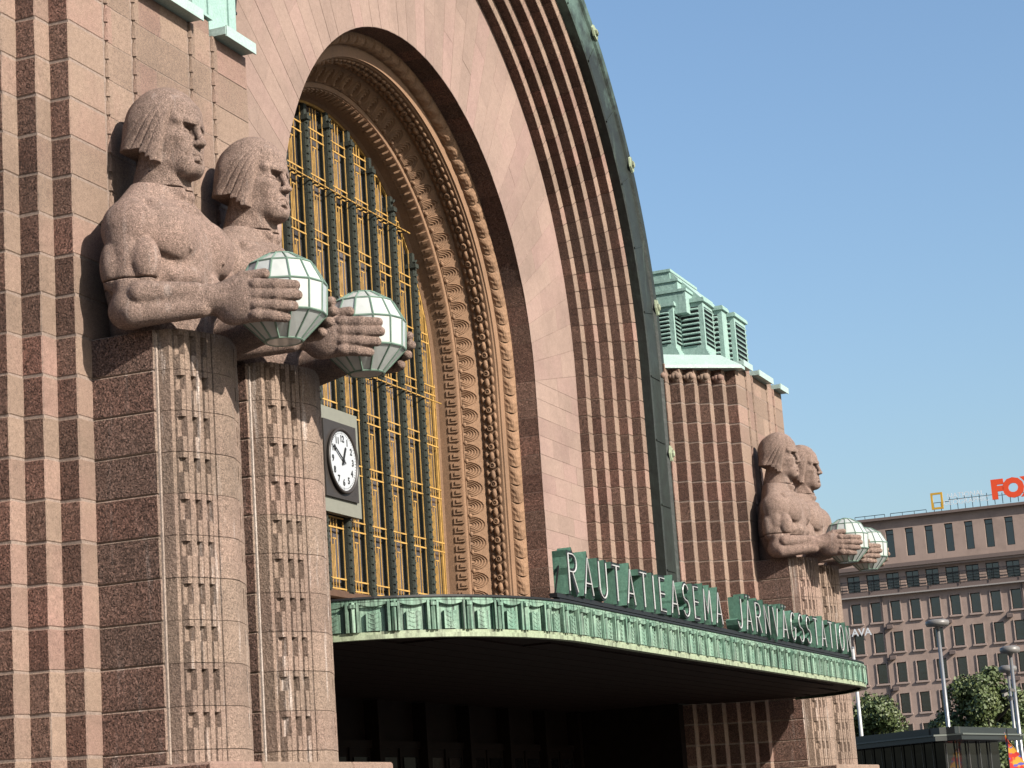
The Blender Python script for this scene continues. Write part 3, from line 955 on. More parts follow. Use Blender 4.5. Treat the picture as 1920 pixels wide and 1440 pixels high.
# ornament frame: local +x = outward radial, local y = depth (street is -y), local z = along the arch
def orn_ball(rx, ry, rz, n=8, m=5):
    mb = MB()
    prof = []
    for t in range(m + 1):
        w = math.pi * t / m
        prof.append((max(math.sin(w), .02), -math.cos(w)))
    mb.lathe(prof, n)
    mb.v = [(x * rx, y * ry, z * rz) for x, y, z in mb.v]
    return mb
bead = orn_ball(.055, .055, .092).mesh('bead', M['granite_carved'], True)
mb = MB(); mb.lathe([(.02, -.03), (.062, -.03), (.066, 0), (.062, .02), (.035, .025), (.03, .0), (.012, .02), (.002, .028)], 10)
mb.v = [(-z * 1.4, x, y) for x, y, z in mb.v]
ringlet = mb.mesh('rosette_bead', M['granite_carved'], True); fix_normals(ringlet)
scale_m = orn_ball(.036, .04, .078, 7, 4).mesh('scale_leaf', M['granite_carved'], True)
along(4.79, 3.335, 0, 0.0, .36, bead, 'bead', mold)
along(4.785, 3.335, 0, .18, .36, ringlet, 'rosette_bead', mold)
along(4.80, 3.225, 0, 0.05, .18, scale_m, 'scale_leaf', mold)
along(4.80, 3.445, 0, 0.05, .18, scale_m, 'scale_leaf', mold)
# leaf swirl of the outer roll: a bulging leaf with three ridges
def leaf_mesh():
    mb = MB()
    N, K = 7, 7
    H = .34
    for i in range(N):
        t = i / (N - 1)
        for k in range(K):
            w = k / (K - 1)
            # from the outer edge (r 5.22, y 2.914) to the inner edge (r 5.03, y 3.10)
            x0, y0 = .095 - .19 * w, -.093 + .186 * w
            bul = math.sin(math.pi * w) * (.05 + .035 * math.sin(math.pi * t)) 
            groove = .022 * (abs(math.sin(math.pi * (2.5 * t + w * .9))) ** .5) * (1 if .1 < w < .9 else .3)
            if t > .8: bul *= (1 - t) / .2 * .8 + .2
            b = bul + groove
            mb.v.append((x0 - b * .70, y0 - b * .70, -H / 2 + H * t - .05 * math.sin(math.pi * w)))
    for i in range(N - 1):
        for k in range(K - 1):
            a = i * K + k
            mb.f.append((a, a + K, a + K + 1, a + 1)); mb.m.append(0)
    me = mb.mesh('leaf_swirl', M['granite_carved'])
    return me
along(5.125, 3.007, 0, .1, .352, leaf_mesh(), 'leaf_swirl', mold)
# fan shells of the middle band
def fan_mesh():
    mb = MB()
    # band from (4.66, 3.63) to (4.52, 3.95): along-depth coordinate v in 0..1, along the arch z
    def pt(v, z, h): return (.13 - .26 * v - h * .71, -.135 + .27 * v - h * .71, z)
    for k, rr in enumerate((.30, .245, .19, .135, .08)):
        n = 9
        inner = rr - .030
        for i in range(n):
            a0, a1 = math.pi * i / n - math.pi / 2, math.pi * (i + 1) / n - math.pi / 2
            def q(r_, a, h): 
                return pt(.94 - min(.92, r_ * math.cos(a) / .30 * .86), r_ * math.sin(a) * .55, h)
            mb.quad([q(rr, a0, .0), q(rr, a1, .0), q(rr - .012, a1, .024), q(rr - .012, a0, .024)])
            mb.quad([q(rr - .012, a0, .024), q(rr - .012, a1, .024), q(inner, a1, .004), q(inner, a0, .004)])
    return mb.mesh('fan_shell', M['granite_carved'])
along(4.66, 3.665, 0, .2, .352, fan_mesh(), 'fan_shell', mold)
small = orn_ball(.022, .022, .03, 6, 4).mesh('pearl', M['granite_carved'], True)
knob = orn_ball(.04, .045, .05, 7, 4).mesh('fan_knob', M['granite_carved'], True)
along(4.56, 3.775, 0, .024, .352, knob, 'fan_knob', mold)
# small hooked lobes next to the glass
mb = MB()
mb.obox((.0, .0, .0), (.028, .02, 0), (-.02, .10, 0), (0, 0, .055))
mb.obox((-.018, -.03, .022), (.026, .018, 0), (-.012, .055, 0), (0, 0, .030))
lobe = mb.mesh('hook_lobe', M['granite_carved'])
along(4.40, 3.94, 0, .1, .176, lobe, 'hook_lobe', mold)

# ------------------------------------------------------------------ the arch window
WY, WR, SILL = 4.30, 4.33, 5.62
win = MB()
win.box(-WR - .05, WR + .05, WY - .32, WY + .05, SILL - .10, SILL - .02)
win.box(-WR - .05, WR + .05, WY - .12, WY + .05, SILL - .02, SILL + .06)
awin = win.build('arch_window', M['bronze'], station)
arch_sweep([(WR + .03, WY + .02), (WR + .01, WY - .03), (WR - .035, WY - .03), (WR - .035, WY + .02)], ZW, SILL, M['gold'], 'window_frame', awin, nseg=60)
SP = WR / 5
def top_at(x, inset=.10):
    r = WR - inset
    return ZW + math.sqrt(max(r * r - x * x, 0)) if abs(x) < r else ZW
for k in range(-4, 5):
    x = k * SP
    t = top_at(x)
    mb = MB()
    mb.box(x - .05, x + .05, WY - .15, WY + .02, SILL, t)
    # twisted half-round on the face of the mullion
    zz = SILL
    mb.tube([(x, WY - .15, SILL), (x, WY - .15, t - .25)], .05, 8)
    n_k = int((t - SILL) / .14)
    for j in range(n_k):
        z0 = SILL + .14 * j
        mb.obox((x, WY - .172, z0 + .06), (.042, 0, .03), (0, .032, 0), (-.009, 0, .013))
    mb.box(x - .075, x + .075, WY - .22, WY, t - .30, t - .22)
    mb.build('mullion', M['mullion'], awin)
rows = [5.80, 6.84, 7.86, 8.86, 9.86, 10.86, 11.86, 12.86, 13.70]
for b in range(-5, 5):
    x0, x1 = b * SP + .058, (b + 1) * SP - .058
    xm = (x0 + x1) / 2
    ta = min(top_at(b * SP, .12), top_at((b + 1) * SP, .12)) if not (b == -5 or b == 4) else top_at(xm, .12) - .3
    tb = max(top_at(b * SP if abs(b * SP) < WR - .1 else xm, .12), top_at((b + 1) * SP if abs((b + 1) * SP) < WR - .1 else xm, .12))
    yb0, yb1 = WY - .085, WY - .070
    clock_bay = b in (-2, -1)
    mb = MB()
    def vb(x, za, zb, w=.013):
        w *= .72
        lim = top_at(x, .12)
        zb = min(zb, lim)
        if zb > za: mb.box(x - w, x + w, yb0, yb1, za, zb)
    def hb(z, w=.0125, e=0.0):
        xa, xb = x0, x1
        while xa < x1 and top_at(xa, .12) < z: xa += .04
        while xb > x0 and top_at(xb, .12) < z: xb -= .04
        if xb - xa > .08: mb.box(xa, xb, yb0 - .006 - e, yb1, z - w, z + w)
    zt = tb
    segs = [(SILL + .05, zt)] if not clock_bay else [(SILL + .05, 6.88), (8.76, zt)]
    for za, zb in segs:
        vb(x0 + .012, za, zb, .009); vb(x1 - .012, za, zb, .009)
    for j, zr in enumerate(rows):
        if zr > zt: continue
        if clock_bay and 6.88 < zr < 8.75: continue
        hb(zr - .085); hb(zr + .085)
        # three short bars between the double rails, then a stepped comb hanging below
        for dx in (-.11, 0, .11): vb(xm + dx, zr - .085, zr + .085, .010)
        zprev = rows[j - 1] + .085 if j else SILL + .05
        if clock_bay and zprev < 8.75 and zr > 8.75: zprev = 8.80
        top = zr - .085
        vb(xm - .11, zprev, top - .0, .011); vb(xm + .11, zprev, top, .011)
        vb(xm - .0, zprev, top - (top - zprev) * .22, .011)
        hb_z = top - (top - zprev) * .22
        if hb_z < top_at(xm, .3): mb.box(xm - .06, xm + .06, yb0, yb1, hb_z - .012, hb_z + .012)
        vb(xm - .055, zprev, top - (top - zprev) * .34, .009)
    # bars above the last rail
    last = max([r_ for r_ in rows if r_ <= zt], default=SILL)
    for dx in (-.11, .0, .11): vb(xm + dx, last + .085, top_at(xm + dx, .12), .011)
    mb.build('gold_lattice', M['gold'], awin)
    # glass panes, one for each row of the bay
    edges = [SILL] + rows
    for j in range(len(edges)):
        za = edges[j]; zb = edges[j + 1] if j + 1 < len(edges) else 14.4
        pm = MB()
        N = 5
        pa, pb = [], []
        for t in range(N + 1):
            xx = (b * SP) + SP * t / N
            lim = top_at(xx, .06)
            if lim <= za + .01: continue
            pa.append((xx, WY + .02, za + .01)); pb.append((xx, WY + .02, min(zb - .01, lim)))
        if len(pa) >= 2:
            pm.quad(pa + pb[::-1])
            pm.build('pane', M['window'], awin)
# long rods with rings across the window
for zr, half in ((9.60, WR - .12), (12.75, 3.2)):
    mb = MB()
    mb.tube([(-half, WY - .22, zr), (half, WY - .22, zr)], .014, 6)
    for k in range(-16, 17):
        x = k * SP / 4
        if abs(x) < half: mb.box(x - .01, x + .01, WY - .235, WY - .08, zr - .018, zr + .008, 1)
    mb.build('lattice_rod', [M['gold'], M['black']], awin)

# dark hall behind the glass and wall under the window
mb = MB()
hw = [(4.7, 5.0)] + [(4.7 * math.cos(math.pi * k / 24), ZW + 4.7 * math.sin(math.pi * k / 24)) for k in range(25)] + [(-4.7, 5.0)]
mb.quad([(x, WY + .30, z) for x, z in hw])
for (xa, za), (xb, zb) in zip(hw[:-1], hw[1:]): mb.quad([(xa, WY - .1, za), (xb, WY - .1, zb), (xb, WY + .3, zb), (xa, WY + .3, za)])
mb.build('hall_backing', M['bronze'], station)
mb = MB()
mb.box(-WR - .4, WR + .4, WY - .1, WY + .4, 3.6, SILL - .11)
mb.build('window_parapet', M['granite_carved'], station)

# ------------------------------------------------------------------ the black copper band round the arch, with rosettes
RB0, RB1 = 8.83, 9.74
cop = arch_sweep([(RB0, 1.60), (RB0, 1.30), (RB0 + .05, 1.28), (RB1 - .26, 1.28), (RB1 - .22, 1.23), (RB1 - .07, 1.22), (RB1, 1.27), (RB1, 1.9), (RB1 - .05, 6.5)], ZS, 3.82,
                 [M['copper_dark'], M['copper_edge']], 'copper_arch', station, nseg=80, mat_of=lambda k: 1 if k in (5, 6) else 0)
# raised seams on the band
for k in range(26):
    s = .8 + k * 1.35
    x, z, nrm = arch_pt(RB0, ZS, s, 3.0)
    if x < 0 and z < 10.8: continue
    ang = math.atan2(nrm[1], nrm[0])
    mb = MB(); mb.box(.02, RB1 - RB0 - .32, -.012, .02, -.018, .018)
    mb.build('seam', M['copper_dark'], cop, (x, 1.275, z), rot=(0, -ang, 0))
mb = MB()
N = 6
for (r0_, h0), (r1_, h1) in (((.125, 0), (.11, .035)), ((.11, .035), (.06, .04)), ((.06, .04), (.045, .08)), ((.045, .08), (.0, .10))):
    for k in range(N):
        a0, a1 = 2 * math.pi * k / N, 2 * math.pi * (k + 1) / N
        mb.quad([(r0_ * math.cos(a0), -h0, r0_ * 1.6 * math.sin(a0)), (r0_ * math.cos(a1), -h0, r0_ * 1.6 * math.sin(a1)), (r1_ * math.cos(a1), -h1, r1_ * 1.6 * math.sin(a1)), (r1_ * math.cos(a0), -h1, r1_ * 1.6 * math.sin(a0))])
ros = mb.mesh('rosette', M['copper_lip']); fix_normals(ros)
for s in (2.9, 6.0, 9.13, 12.2, 15.15, 18.2, 21.2, 24.2, 27.2, 30.3, 33.5):
    x, z, nrm = arch_pt(RB1 - .15, ZS, s + .0, 3.0)
    add('rosette', ros, cop, (x, 1.225, z), rot=(0, -math.atan2(nrm[1], nrm[0]), 0))

# ------------------------------------------------------------------ statue pillars
PX = [-13.71, -11.77, 11.78, 13.72]
def half_plan(o):
    pl = [(-.66, -.735), (-.652, -.86), (-.612, -.875), (-.608, -.815), (-.598, -.815)]
    for x0, yb, sl in ((-.594, -.950, .034), (-.462, -1.012, .024), (-.330, -1.062, .018)):
        pl += [(x0, yb + o), (x0 + .052, yb - sl * .45 + o), (x0 + .054, yb - sl * .45 - .010), (x0 + .112, yb - sl - .012), (x0 + .114, yb + .075), (x0 + .130, yb + .073)]
    return pl + [(-.198, -1.098), (-.18, -1.112), (-.10, -1.134), (0, -1.142)]
def full_plan(o):
    hp = half_plan(o)
    return hp + [(-x, y) for x, y in hp[-2::-1]] + [(.66, -.5), (-.66, -.5)]
def reed_mesh(var):
    mb = MB()
    h = PITCH - .007
    zsplit = (.50, .36)[var] * h
    mb.prism(full_plan(.0), 0, zsplit)
    mb.prism(full_plan(.060), zsplit, h * .86)
    mb.prism(full_plan(.0), h * .86, h)
    return fix_normals(mb.mesh('reeded_block', M['granite_reed']))
REED = [reed_mesh(0), reed_mesh(1)]
PL = [2.40] + [2.54 + PITCH * k for k in range(11)]
for pi, cx in enumerate(PX):
    mb = MB()
    mb.box(cx - .70, cx + .70, -.70, .05, 0.3, WAIST_Z - .02)
    mb.box(cx - .63, cx + .63, -.86, -.5, 0.3, WAIST_Z - .02)
    mb.prism([(cx + u * .985, v * .987) for u, v in full_plan(.060)], .3, WAIST_Z - .03)
    pil = mb.build('statue_pillar', M['mortar'], station)
    for sd in (-1, 1):
        mb = MB(); mb.box(min(sd * .672, sd * .702), max(sd * .672, sd * .702), -.7405, -.715, 2.41, WAIST_Z - .02)
        mb.build('mortar_joint', M['lime'], pil, (cx, 0, 0))
    for k in range(10):
        z0, z1 = PL[k + 1] + .0035, PL[k + 2] - .0035
        j = random.uniform(-.004, .004)
        block('pillar_block', pil, cx - .72 + j, cx + .72 + j, -.72, .03, z0, z1, [M['granite_reed'], M['granite_big']], ('-x', '+x'), ch=.010, key='pil')
        add('reeded_block', REED[(k + pi) % 2], pil, (cx + j, j, z0))
    # bottom course
    block('pillar_block', pil, cx - .73, cx + .73, -.73, .03, 2.405, 2.535, [M['granite_reed'], M['granite_big']], ('-x', '+x'), ch=.01, key='pil')
    mb = MB()
    mb.prism(full_plan(0), 0, .13)
    me = mb.mesh('reeded_block', M['granite_reed']); fix_normals(me)
    add('reeded_block', me, pil, (cx, 0, 2.405))
for sg in (-1, 1):
    # plinth under each pair, laid in big blocks
    c = sg * 12.745
    mb = MB(); mb.box(c - 2.0, c + 2.0, -1.36, .1, 0, 2.36)
    pln = mb.build('plinth', M['mortar'], station)
    for k, (z0, z1) in enumerate(((.02, .78), (.79, 1.56), (1.57, 2.395))):
        for t in range(4):
            xa = c - 2.03 + 1.015 * t
            block('plinth_block', pln, xa + .006, xa + 1.009, -1.40, .12, z0, z1, [M['granite'], M['granite_big']], ('-x',), ch=.02, key='pl')

# ------------------------------------------------------------------ canopy
CYF, CX0, CXE, CYE = -2.64, 7.75, 10.90, -.60
def canopy_path():
    pts = []
    n = 14
    for k in range(n + 1):
        w = math.pi / 2 * (1 - k / n)
        pts.append((-(CX0 + (CXE - CX0) * math.sin(w)), CYE + (CYF - CYE) * math.cos(w)))
    for k in range(1, 24): pts.append((-CX0 + 2 * CX0 * k / 24, CYF))
    for k in range(n + 1):
        w = math.pi / 2 * k / n
        pts.append((CX0 + (CXE - CX0) * math.sin(w), CYE + (CYF - CYE) * math.cos(w)))
    return pts
CP = canopy_path()
CZ0, CZ1 = 3.77, 4.24
def offset_path(d):
    out = []
    for i, p in enumerate(CP):
        a, b = CP[max(i - 1, 0)], CP[min(i + 1, len(CP) - 1)]
        t = Vector((b[0] - a[0], b[1] - a[1])).normalized()
        nrm = Vector((t.y, -t.x))           # outward (street side)
        out.append((p[0] + nrm.x * d, p[1] + nrm.y * d))
    return out
mb = MB()
pin = offset_path(-.05)
plan = pin + [(CXE - .1, 4.1), (-CXE + .1, 4.1)]
mb.prism(plan, CZ0 + .05, CZ1 - .03)
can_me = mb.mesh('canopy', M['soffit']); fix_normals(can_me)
canopy = add('canopy', can_me, station)
def band(d0, d1, z0, z1, mat, name):
    mb = MB()
    A, B = offset_path(d0), offset_path(d1)
    n = len(A)
    for i in range(n - 1):
        mb.quad([(*B[i], z0), (*B[i+1], z0), (*B[i+1], z1), (*B[i], z1)])
        mb.quad([(*A[i], z1), (*B[i], z1), (*B[i+1], z1), (*A[i+1], z1)])
        mb.quad([(*A[i], z0), (*A[i+1], z0), (*B[i+1], z0), (*B[i], z0)])
    return mb.build(name, mat, canopy)
band(-.06, -.02, CZ0 + .05, CZ1 - .03, M['copper_green'], 'fascia_board')
band(-.06, .045, CZ0, CZ0 + .05, M['copper_lip'], 'lower_lip')
band(-.06, .015, CZ0 + .05, CZ0 + .085, M['copper_lip'], 'lower_moulding')
band(-.06, .03, CZ1 - .045, CZ1 - .015, M['copper_green'], 'upper_moulding')
band(-.30, .05, CZ1 - .012, CZ1 + .012, M['black'], 'top_rim')
# soffit planks
mb = None
for k in range(16):
    y = -2.2 + k * .38
    xl = 7.6 if y < -1.9 else (9.6 if y < -1.2 else 10.4)
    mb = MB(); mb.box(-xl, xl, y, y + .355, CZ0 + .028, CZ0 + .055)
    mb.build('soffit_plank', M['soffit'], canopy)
# panels and ribs by arc length
seg = []
acc = 0
for a, b in zip(CP[:-1], CP[1:]):
    l = math.hypot(b[0] - a[0], b[1] - a[1]); seg.append((acc, l, a, b)); acc += l
def on_path(s):
    for s0, l, a, b in seg:
        if s <= s0 + l + 1e-9:
            t = (s - s0) / l
            return a[0] + (b[0] - a[0]) * t, a[1] + (b[1] - a[1]) * t, math.atan2(b[1] - a[1], b[0] - a[0])
    return (*CP[-1], 0)
NP = 52
PWD = acc / NP
FH = CZ1 - .05 - (CZ0 + .085)
mb = MB()
w = PWD - .075
# frame with a hanging drape on top, tall leaf shield in the middle
mb.box(-w/2, -w/2 + .03, -.045, .01, 0, FH); mb.box(w/2 - .03, w/2, -.045, .01, 0, FH)
for t in range(8):
    xa, xb = -w/2 + .03 + (w - .06) * t / 8, -w/2 + .03 + (w - .06) * (t + 1) / 8
    za, zb = FH - .02 - .03 * math.sin(math.pi * t / 8), FH - .02 - .03 * math.sin(math.pi * (t + 1) / 8)
    mb.quad([(xa, -.034, za), (xb, -.034, zb), (xb, -.034, FH), (xa, -.034, FH)])
    mb.quad([(xa, -.01, za - .01), (xb, -.01, zb - .01), (xb, -.034, zb), (xa, -.034, za)])
mb.box(-.085, .085, -.03, .01, .01, FH - .12)
for t in range(4):
    zz = .03 + t * .052
    mb.obox((-.028, -.029, zz + .02), (.030, 0, -.014), (0, .006, 0), (.003, 0, .007)); mb.obox((.028, -.031, zz + .02), (.030, 0, .014), (0, .006, 0), (-.003, 0, .007))
panel = mb.mesh('fascia_panel', M['copper_green'])
mb = MB()
prof = [(-.030, 0), (-.024, -.055), (0, -.075), (.024, -.055), (.030, 0)]
for (xa, ya), (xb, yb_) in zip(prof[:-1], prof[1:]):
    mb.quad([(xa, ya, 0), (xb, yb_, 0), (xb, yb_, FH + .004), (xa, ya, FH + .004)])
mb.quad([(x, y, FH + .004) for x, y in prof]); mb.quad([(x, y, 0) for x, y in prof[::-1]])
mb.box(-.036, .036, -.082, 0, FH - .06, FH - .02)
frib = mb.mesh('fascia_rib', M['copper_green'])
for k in range(NP):
    x, y, a = on_path(PWD * (k + .5))
    add('fascia_panel', panel, canopy, (x + math.sin(a) * -.0, y, CZ0 + .085), rot=(0, 0, a))
    x, y, a = on_path(PWD * k)
    add('fascia_rib', frib, canopy, (x, y, CZ0 + .085), rot=(0, 0, a))

# porch under the canopy: doors between wooden posts, the shade there put into their colour
mb = MB()
mb.box(-9.4, 9.4, 3.55, 3.8, 0, CZ0 + .03)
porch = mb.build('porch_wall', M['shaded_wood'], station)
for s in (-1, 1):
    mb = MB(); mb.box(min(s * 8.9, s * 9.2), max(s * 8.9, s * 9.2), 1.3, 3.54, 0, CZ0 + .03); mb.build('porch_side_wall', M['shaded_wood'], porch)
for k_ in ('shaded_wood', 'soffit'): M[k_].node_tree.nodes['Principled BSDF'].inputs['Specular IOR Level'].default_value = 0.04
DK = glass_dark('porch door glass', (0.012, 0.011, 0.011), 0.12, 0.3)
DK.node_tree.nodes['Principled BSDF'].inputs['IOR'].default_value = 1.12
for k in range(-4, 5):
    xc = k * 1.9
    mb = MB(); mb.box(xc - .80, xc + .80, 3.44, 3.56, .02, 3.0)
    mb.box(xc - .84, xc + .84, 3.42, 3.55, 3.0, 3.12); mb.box(xc - .03, xc + .03, 3.41, 3.5, .02, 3.0)
    mb.build('porch_door', M['shaded_wood'], porch)
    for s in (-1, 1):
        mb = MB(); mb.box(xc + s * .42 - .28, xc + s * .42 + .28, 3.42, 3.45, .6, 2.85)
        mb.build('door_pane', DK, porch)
    mb = MB(); mb.box(xc + .86, xc + 1.04, 3.30, 3.56, .02, CZ0)
    mb.build('porch_post', M['shaded_wood'], porch)
# main block and wings behind, so the building stands from other sides too
mb = MB()
mb.box(-40, -16.3, 3.4, 22, 0, 9.2); mb.box(16.3, 26, 4.2, 22, 0, 7.2); mb.box(-9.6, 9.6, 4.9, 22, 0, 9.5); mb.box(-15, -9.6, 3.3, 22, 0, 9); mb.box(9.6, 15, 3.3, 22, 0, 9)
mb.build('rear_wing', M['granite'], station)

# ------------------------------------------------------------------ statues with lantern globes
SLAB = ['leftmost and nearest granite lantern bearer, long-haired bust on the near left tower',
        'second granite lantern bearer from the left, beside the station clock',
        'granite lantern bearer on the far tower, nearer of the two, overlapping the other',
        'rightmost granite lantern bearer on the far tower, half hidden behind its twin']
GLAB = ['leftmost white glass globe lantern in the hands of the nearest granite figure',
        'second white globe lantern from the left, in front of the golden arch window',
        'white globe lantern held by the nearer figure on the far tower',
        'rightmost white globe lantern, partly behind the other one on the far tower']
RINGS = [(.15, .455), (.340, .342), (.464, .115), (.446, -.195), (.195, -.445)]
NSD = 14
def ring_pt(i, k):
    r, z = RINGS[i]; a = 2 * math.pi * (k + .5) / NSD
    return Vector((r * math.cos(a), r * math.sin(a), z))
fr = MB()
for i in range(len(RINGS)):
    for k in range(NSD):
        p0, p1 = ring_pt(i, k), ring_pt(i, k + 1)
        fr.tube([p0, p1], .0125, 5)
        if i < len(RINGS) - 1: fr.tube([p0, ring_pt(i + 1, k)], .0115, 5)
fr.lathe([(.0, .50), (.05, .495), (.09, .475), (.155, .460), (.155, .445), (.0, .445)], 12)
frame_me = fr.mesh('globe_frame', M['lamp_green'])
bt = MB(); bt.lathe([(.0, -.452), (.175, -.452), (.178, -.44), (.0, -.44)], 16)
bottom_me = bt.mesh('bottom_disc', M['opal'])
pane_me = []
for i in range(len(RINGS) - 1):
    mb = MB()
    c0, c1, d0, d1 = ring_pt(i, 0), ring_pt(i, 1), ring_pt(i + 1, 0), ring_pt(i + 1, 1)
    q = [c0, d0, d1, c1]
    n = ((q[1] - q[0]).cross(q[3] - q[0])).normalized()
    cen = sum(q, Vector()) / 4
    if n.dot(cen) < 0: n = -n
    q = [cen + (p - cen) * .985 for p in q]
    back = [p - n * .012 for p in q]
    mid = cen + n * .004
    for a in range(4):
        b = (a + 1) % 4
        mb.quad([q[a], q[b], mid]); mb.quad([q[a], back[a], back[b], q[b]])
    mb.quad(back[::-1])
    pane_me.append(fix_normals(mb.mesh('pane', M['opal'])))
for i, cx in enumerate(PX):
    st = empty('granite_statue', (cx, 0, WAIST_Z), SLAB[i], 'statue', 'granite lantern bearers')
    add('forearms_and_hands', me_lower, st, (cx, 0, 0))
    add('chest', me_chest, st, (cx, 0, 0))
    add('head', me_head, st, (cx, 0, 0))
    gl = empty('globe_lantern', (cx, -1.82, 7.03 - .455), GLAB[i], 'lantern', 'globe lanterns held by the statues')
    gc = (cx, -1.82, 7.03)
    add('globe_frame', frame_me, gl, gc); add('bottom_disc', bottom_me, gl, gc)
    for k in range(NSD):
        for j in range(4):
            add('pane', pane_me[j], gl, gc, rot=(0, 0, 2 * math.pi * k / NSD))

# ------------------------------------------------------------------ clock in the arch window
CKZ, CKY, CKX = 7.84, WY - .28, -.52
clock = empty('station_clock', (CKX, CKY, 6.92), 'round white station clock on a dark plate in the arch window', 'clock')
mb = MB(); mb.box(CKX - .95, CKX + .80, CKY, CKY + .12, 6.94, 8.74)
mb.build('outer_plate', M['clock_plate'], clock)
mb = MB(); mb.box(CKX - .62, CKX + .62, CKY - .05, CKY - .002, 7.19, 8.50)
mb.build('inner_plate', M['clock_dark'], clock)
mb = MB()
mb.lathe([(.50, .0), (.560, .01), (.565, .055), (.545, .07), (.518, .06), (.505, .02)], 40)
mb.v = [(x, -z, y) for x, y, z in mb.v]
rim = mb.build('rim', M['clock_dark'], clock, (CKX, CKY - .05, CKZ), smooth=True)
mb = MB(); mb.lathe([(.0, .03), (.508, .03)], 40); mb.v = [(x, -z, y) for x, y, z in mb.v]
fm = mb.mesh('clock_face', M['clock_face']); fix_normals(fm)
face = add('clock_face', fm, clock, (CKX, CKY - .05, CKZ))

def text_mesh(s, size, extrude=0.0, bold=0.0, align='CENTER'):
    cu = bpy.data.curves.new('txt', 'FONT')
    cu.body = s; cu.size = size; cu.extrude = extrude; cu.offset = bold; cu.align_x = align; cu.align_y = 'CENTER'
    cu.resolution_u = 3
    o = bpy.data.objects.new('txt', cu)
    COL.objects.link(o)
    dg = bpy.context.evaluated_depsgraph_get()
    me = bpy.data.meshes.new_from_object(o.evaluated_get(dg))
    bpy.data.objects.remove(o, do_unlink=True)
    bpy.data.curves.remove(cu)
    return me
for h in range(1, 13):
    a = 2 * math.pi * h / 12
    me = text_mesh(str(h), .155, .002, .005); me.materials.clear(); me.materials.append(M['clock_ink'])
    add('numeral', me, face, (CKX + .375 * math.sin(a), CKY - .084, CKZ + .375 * math.cos(a)), rot=(math.pi / 2, 0, 0))
mb = MB()
for k in range(60):
    a = 2 * math.pi * k / 60
    L = .035 if k % 5 == 0 else .018
    mb.obox((.475 * math.sin(a), -.034, .475 * math.cos(a)), (.004 * math.cos(a), 0, -.004 * math.sin(a)), (0, .002, 0), (L / 2 * math.sin(a), 0, L / 2 * math.cos(a)))
mb.build('minute_marks', M['clock_ink'], clock, (CKX, CKY - .05, CKZ))
for nm, ang, L, wd, yy in (('hour_hand', rad(25 + 360 / 12 * .0) , .26, .022, -.045), ('minute_hand', rad(-57), .42, .014, -.055)):
    mb = MB()
    dx, dz = math.sin(ang), math.cos(ang)
    mb.obox((dx * (L - .08) / 2, yy, dz * (L - .08) / 2), (dz * wd, 0, -dx * wd), (0, .004, 0), (dx * (L + .08) / 2, 0, dz * (L + .08) / 2))
    mb.build(nm, M['clock_ink'], clock, (CKX, CKY - .05, CKZ))
mb = MB(); mb.lathe([(.035, 0), (.035, .03), (0, .03)], 12); mb.v = [(x, -z - .03, y) for x, y, z in mb.v]
mb.build('hub', M['clock_ink'], clock, (CKX, CKY - .05, CKZ))

# ------------------------------------------------------------------ name sign on the canopy
def arc(cx, cz, rx, rz, a0, a1, n=10):
    return [(cx + rx * math.cos(rad(a0 + (a1 - a0) * k / n)), cz + rz * math.sin(rad(a0 + (a1 - a0) * k / n))) for k in range(n + 1)]
LET = {
 'R': (.62, [[(0, 0), (0, 1)], [(0, 1), (.30, 1)] + arc(.30, .76, .30, .24, 90, -90) + [(0, .52)], [(.24, .52), (.60, 0)]]),
 'A': (.70, [[(0, 0), (.34, 1), (.68, 0)], [(.11, .30), (.57, .30)]]),
 'U': (.62, [[(0, 1), (0, .30)] + arc(.30, .30, .30, .30, 180, 360) + [(.60, 1)]]),
 'T': (.62, [[(0, 1), (.60, 1)], [(.30, 1), (.30, 0)]]),
 'I': (.10, [[(.05, 0), (.05, 1)]]),
 'E': (.52, [[(.50, 1), (0, 1), (0, 0), (.50, 0)], [(0, .52), (.44, .52)]]),
 'S': (.58, [arc(.29, .75, .28, .25, 25, 270, 12) + arc(.29, .25, .29, .25, 90, -160, 12)]),
 'M': (.78, [[(0, 0), (.05, 1), (.38, .25), (.71, 1), (.76, 0)]]),
 'J': (.50, [[(.48, 1), (.48, .26)] + arc(.24, .26, .24, .26, 0, -170)]),
 'N': (.62, [[(0, 0), (0, 1), (.60, 0), (.60, 1)]]),
 'V': (.68, [[(0, 1), (.33, 0), (.66, 1)]]),
 'G': (.66, [arc(.33, .5, .33, .5, 50, 310, 16) + [(.64, .45), (.40, .45)]]),
 'O': (.68, [arc(.34, .5, .33, .5, 90, 450, 22)]),
}
LH, LD, LT = .47, .19, .042
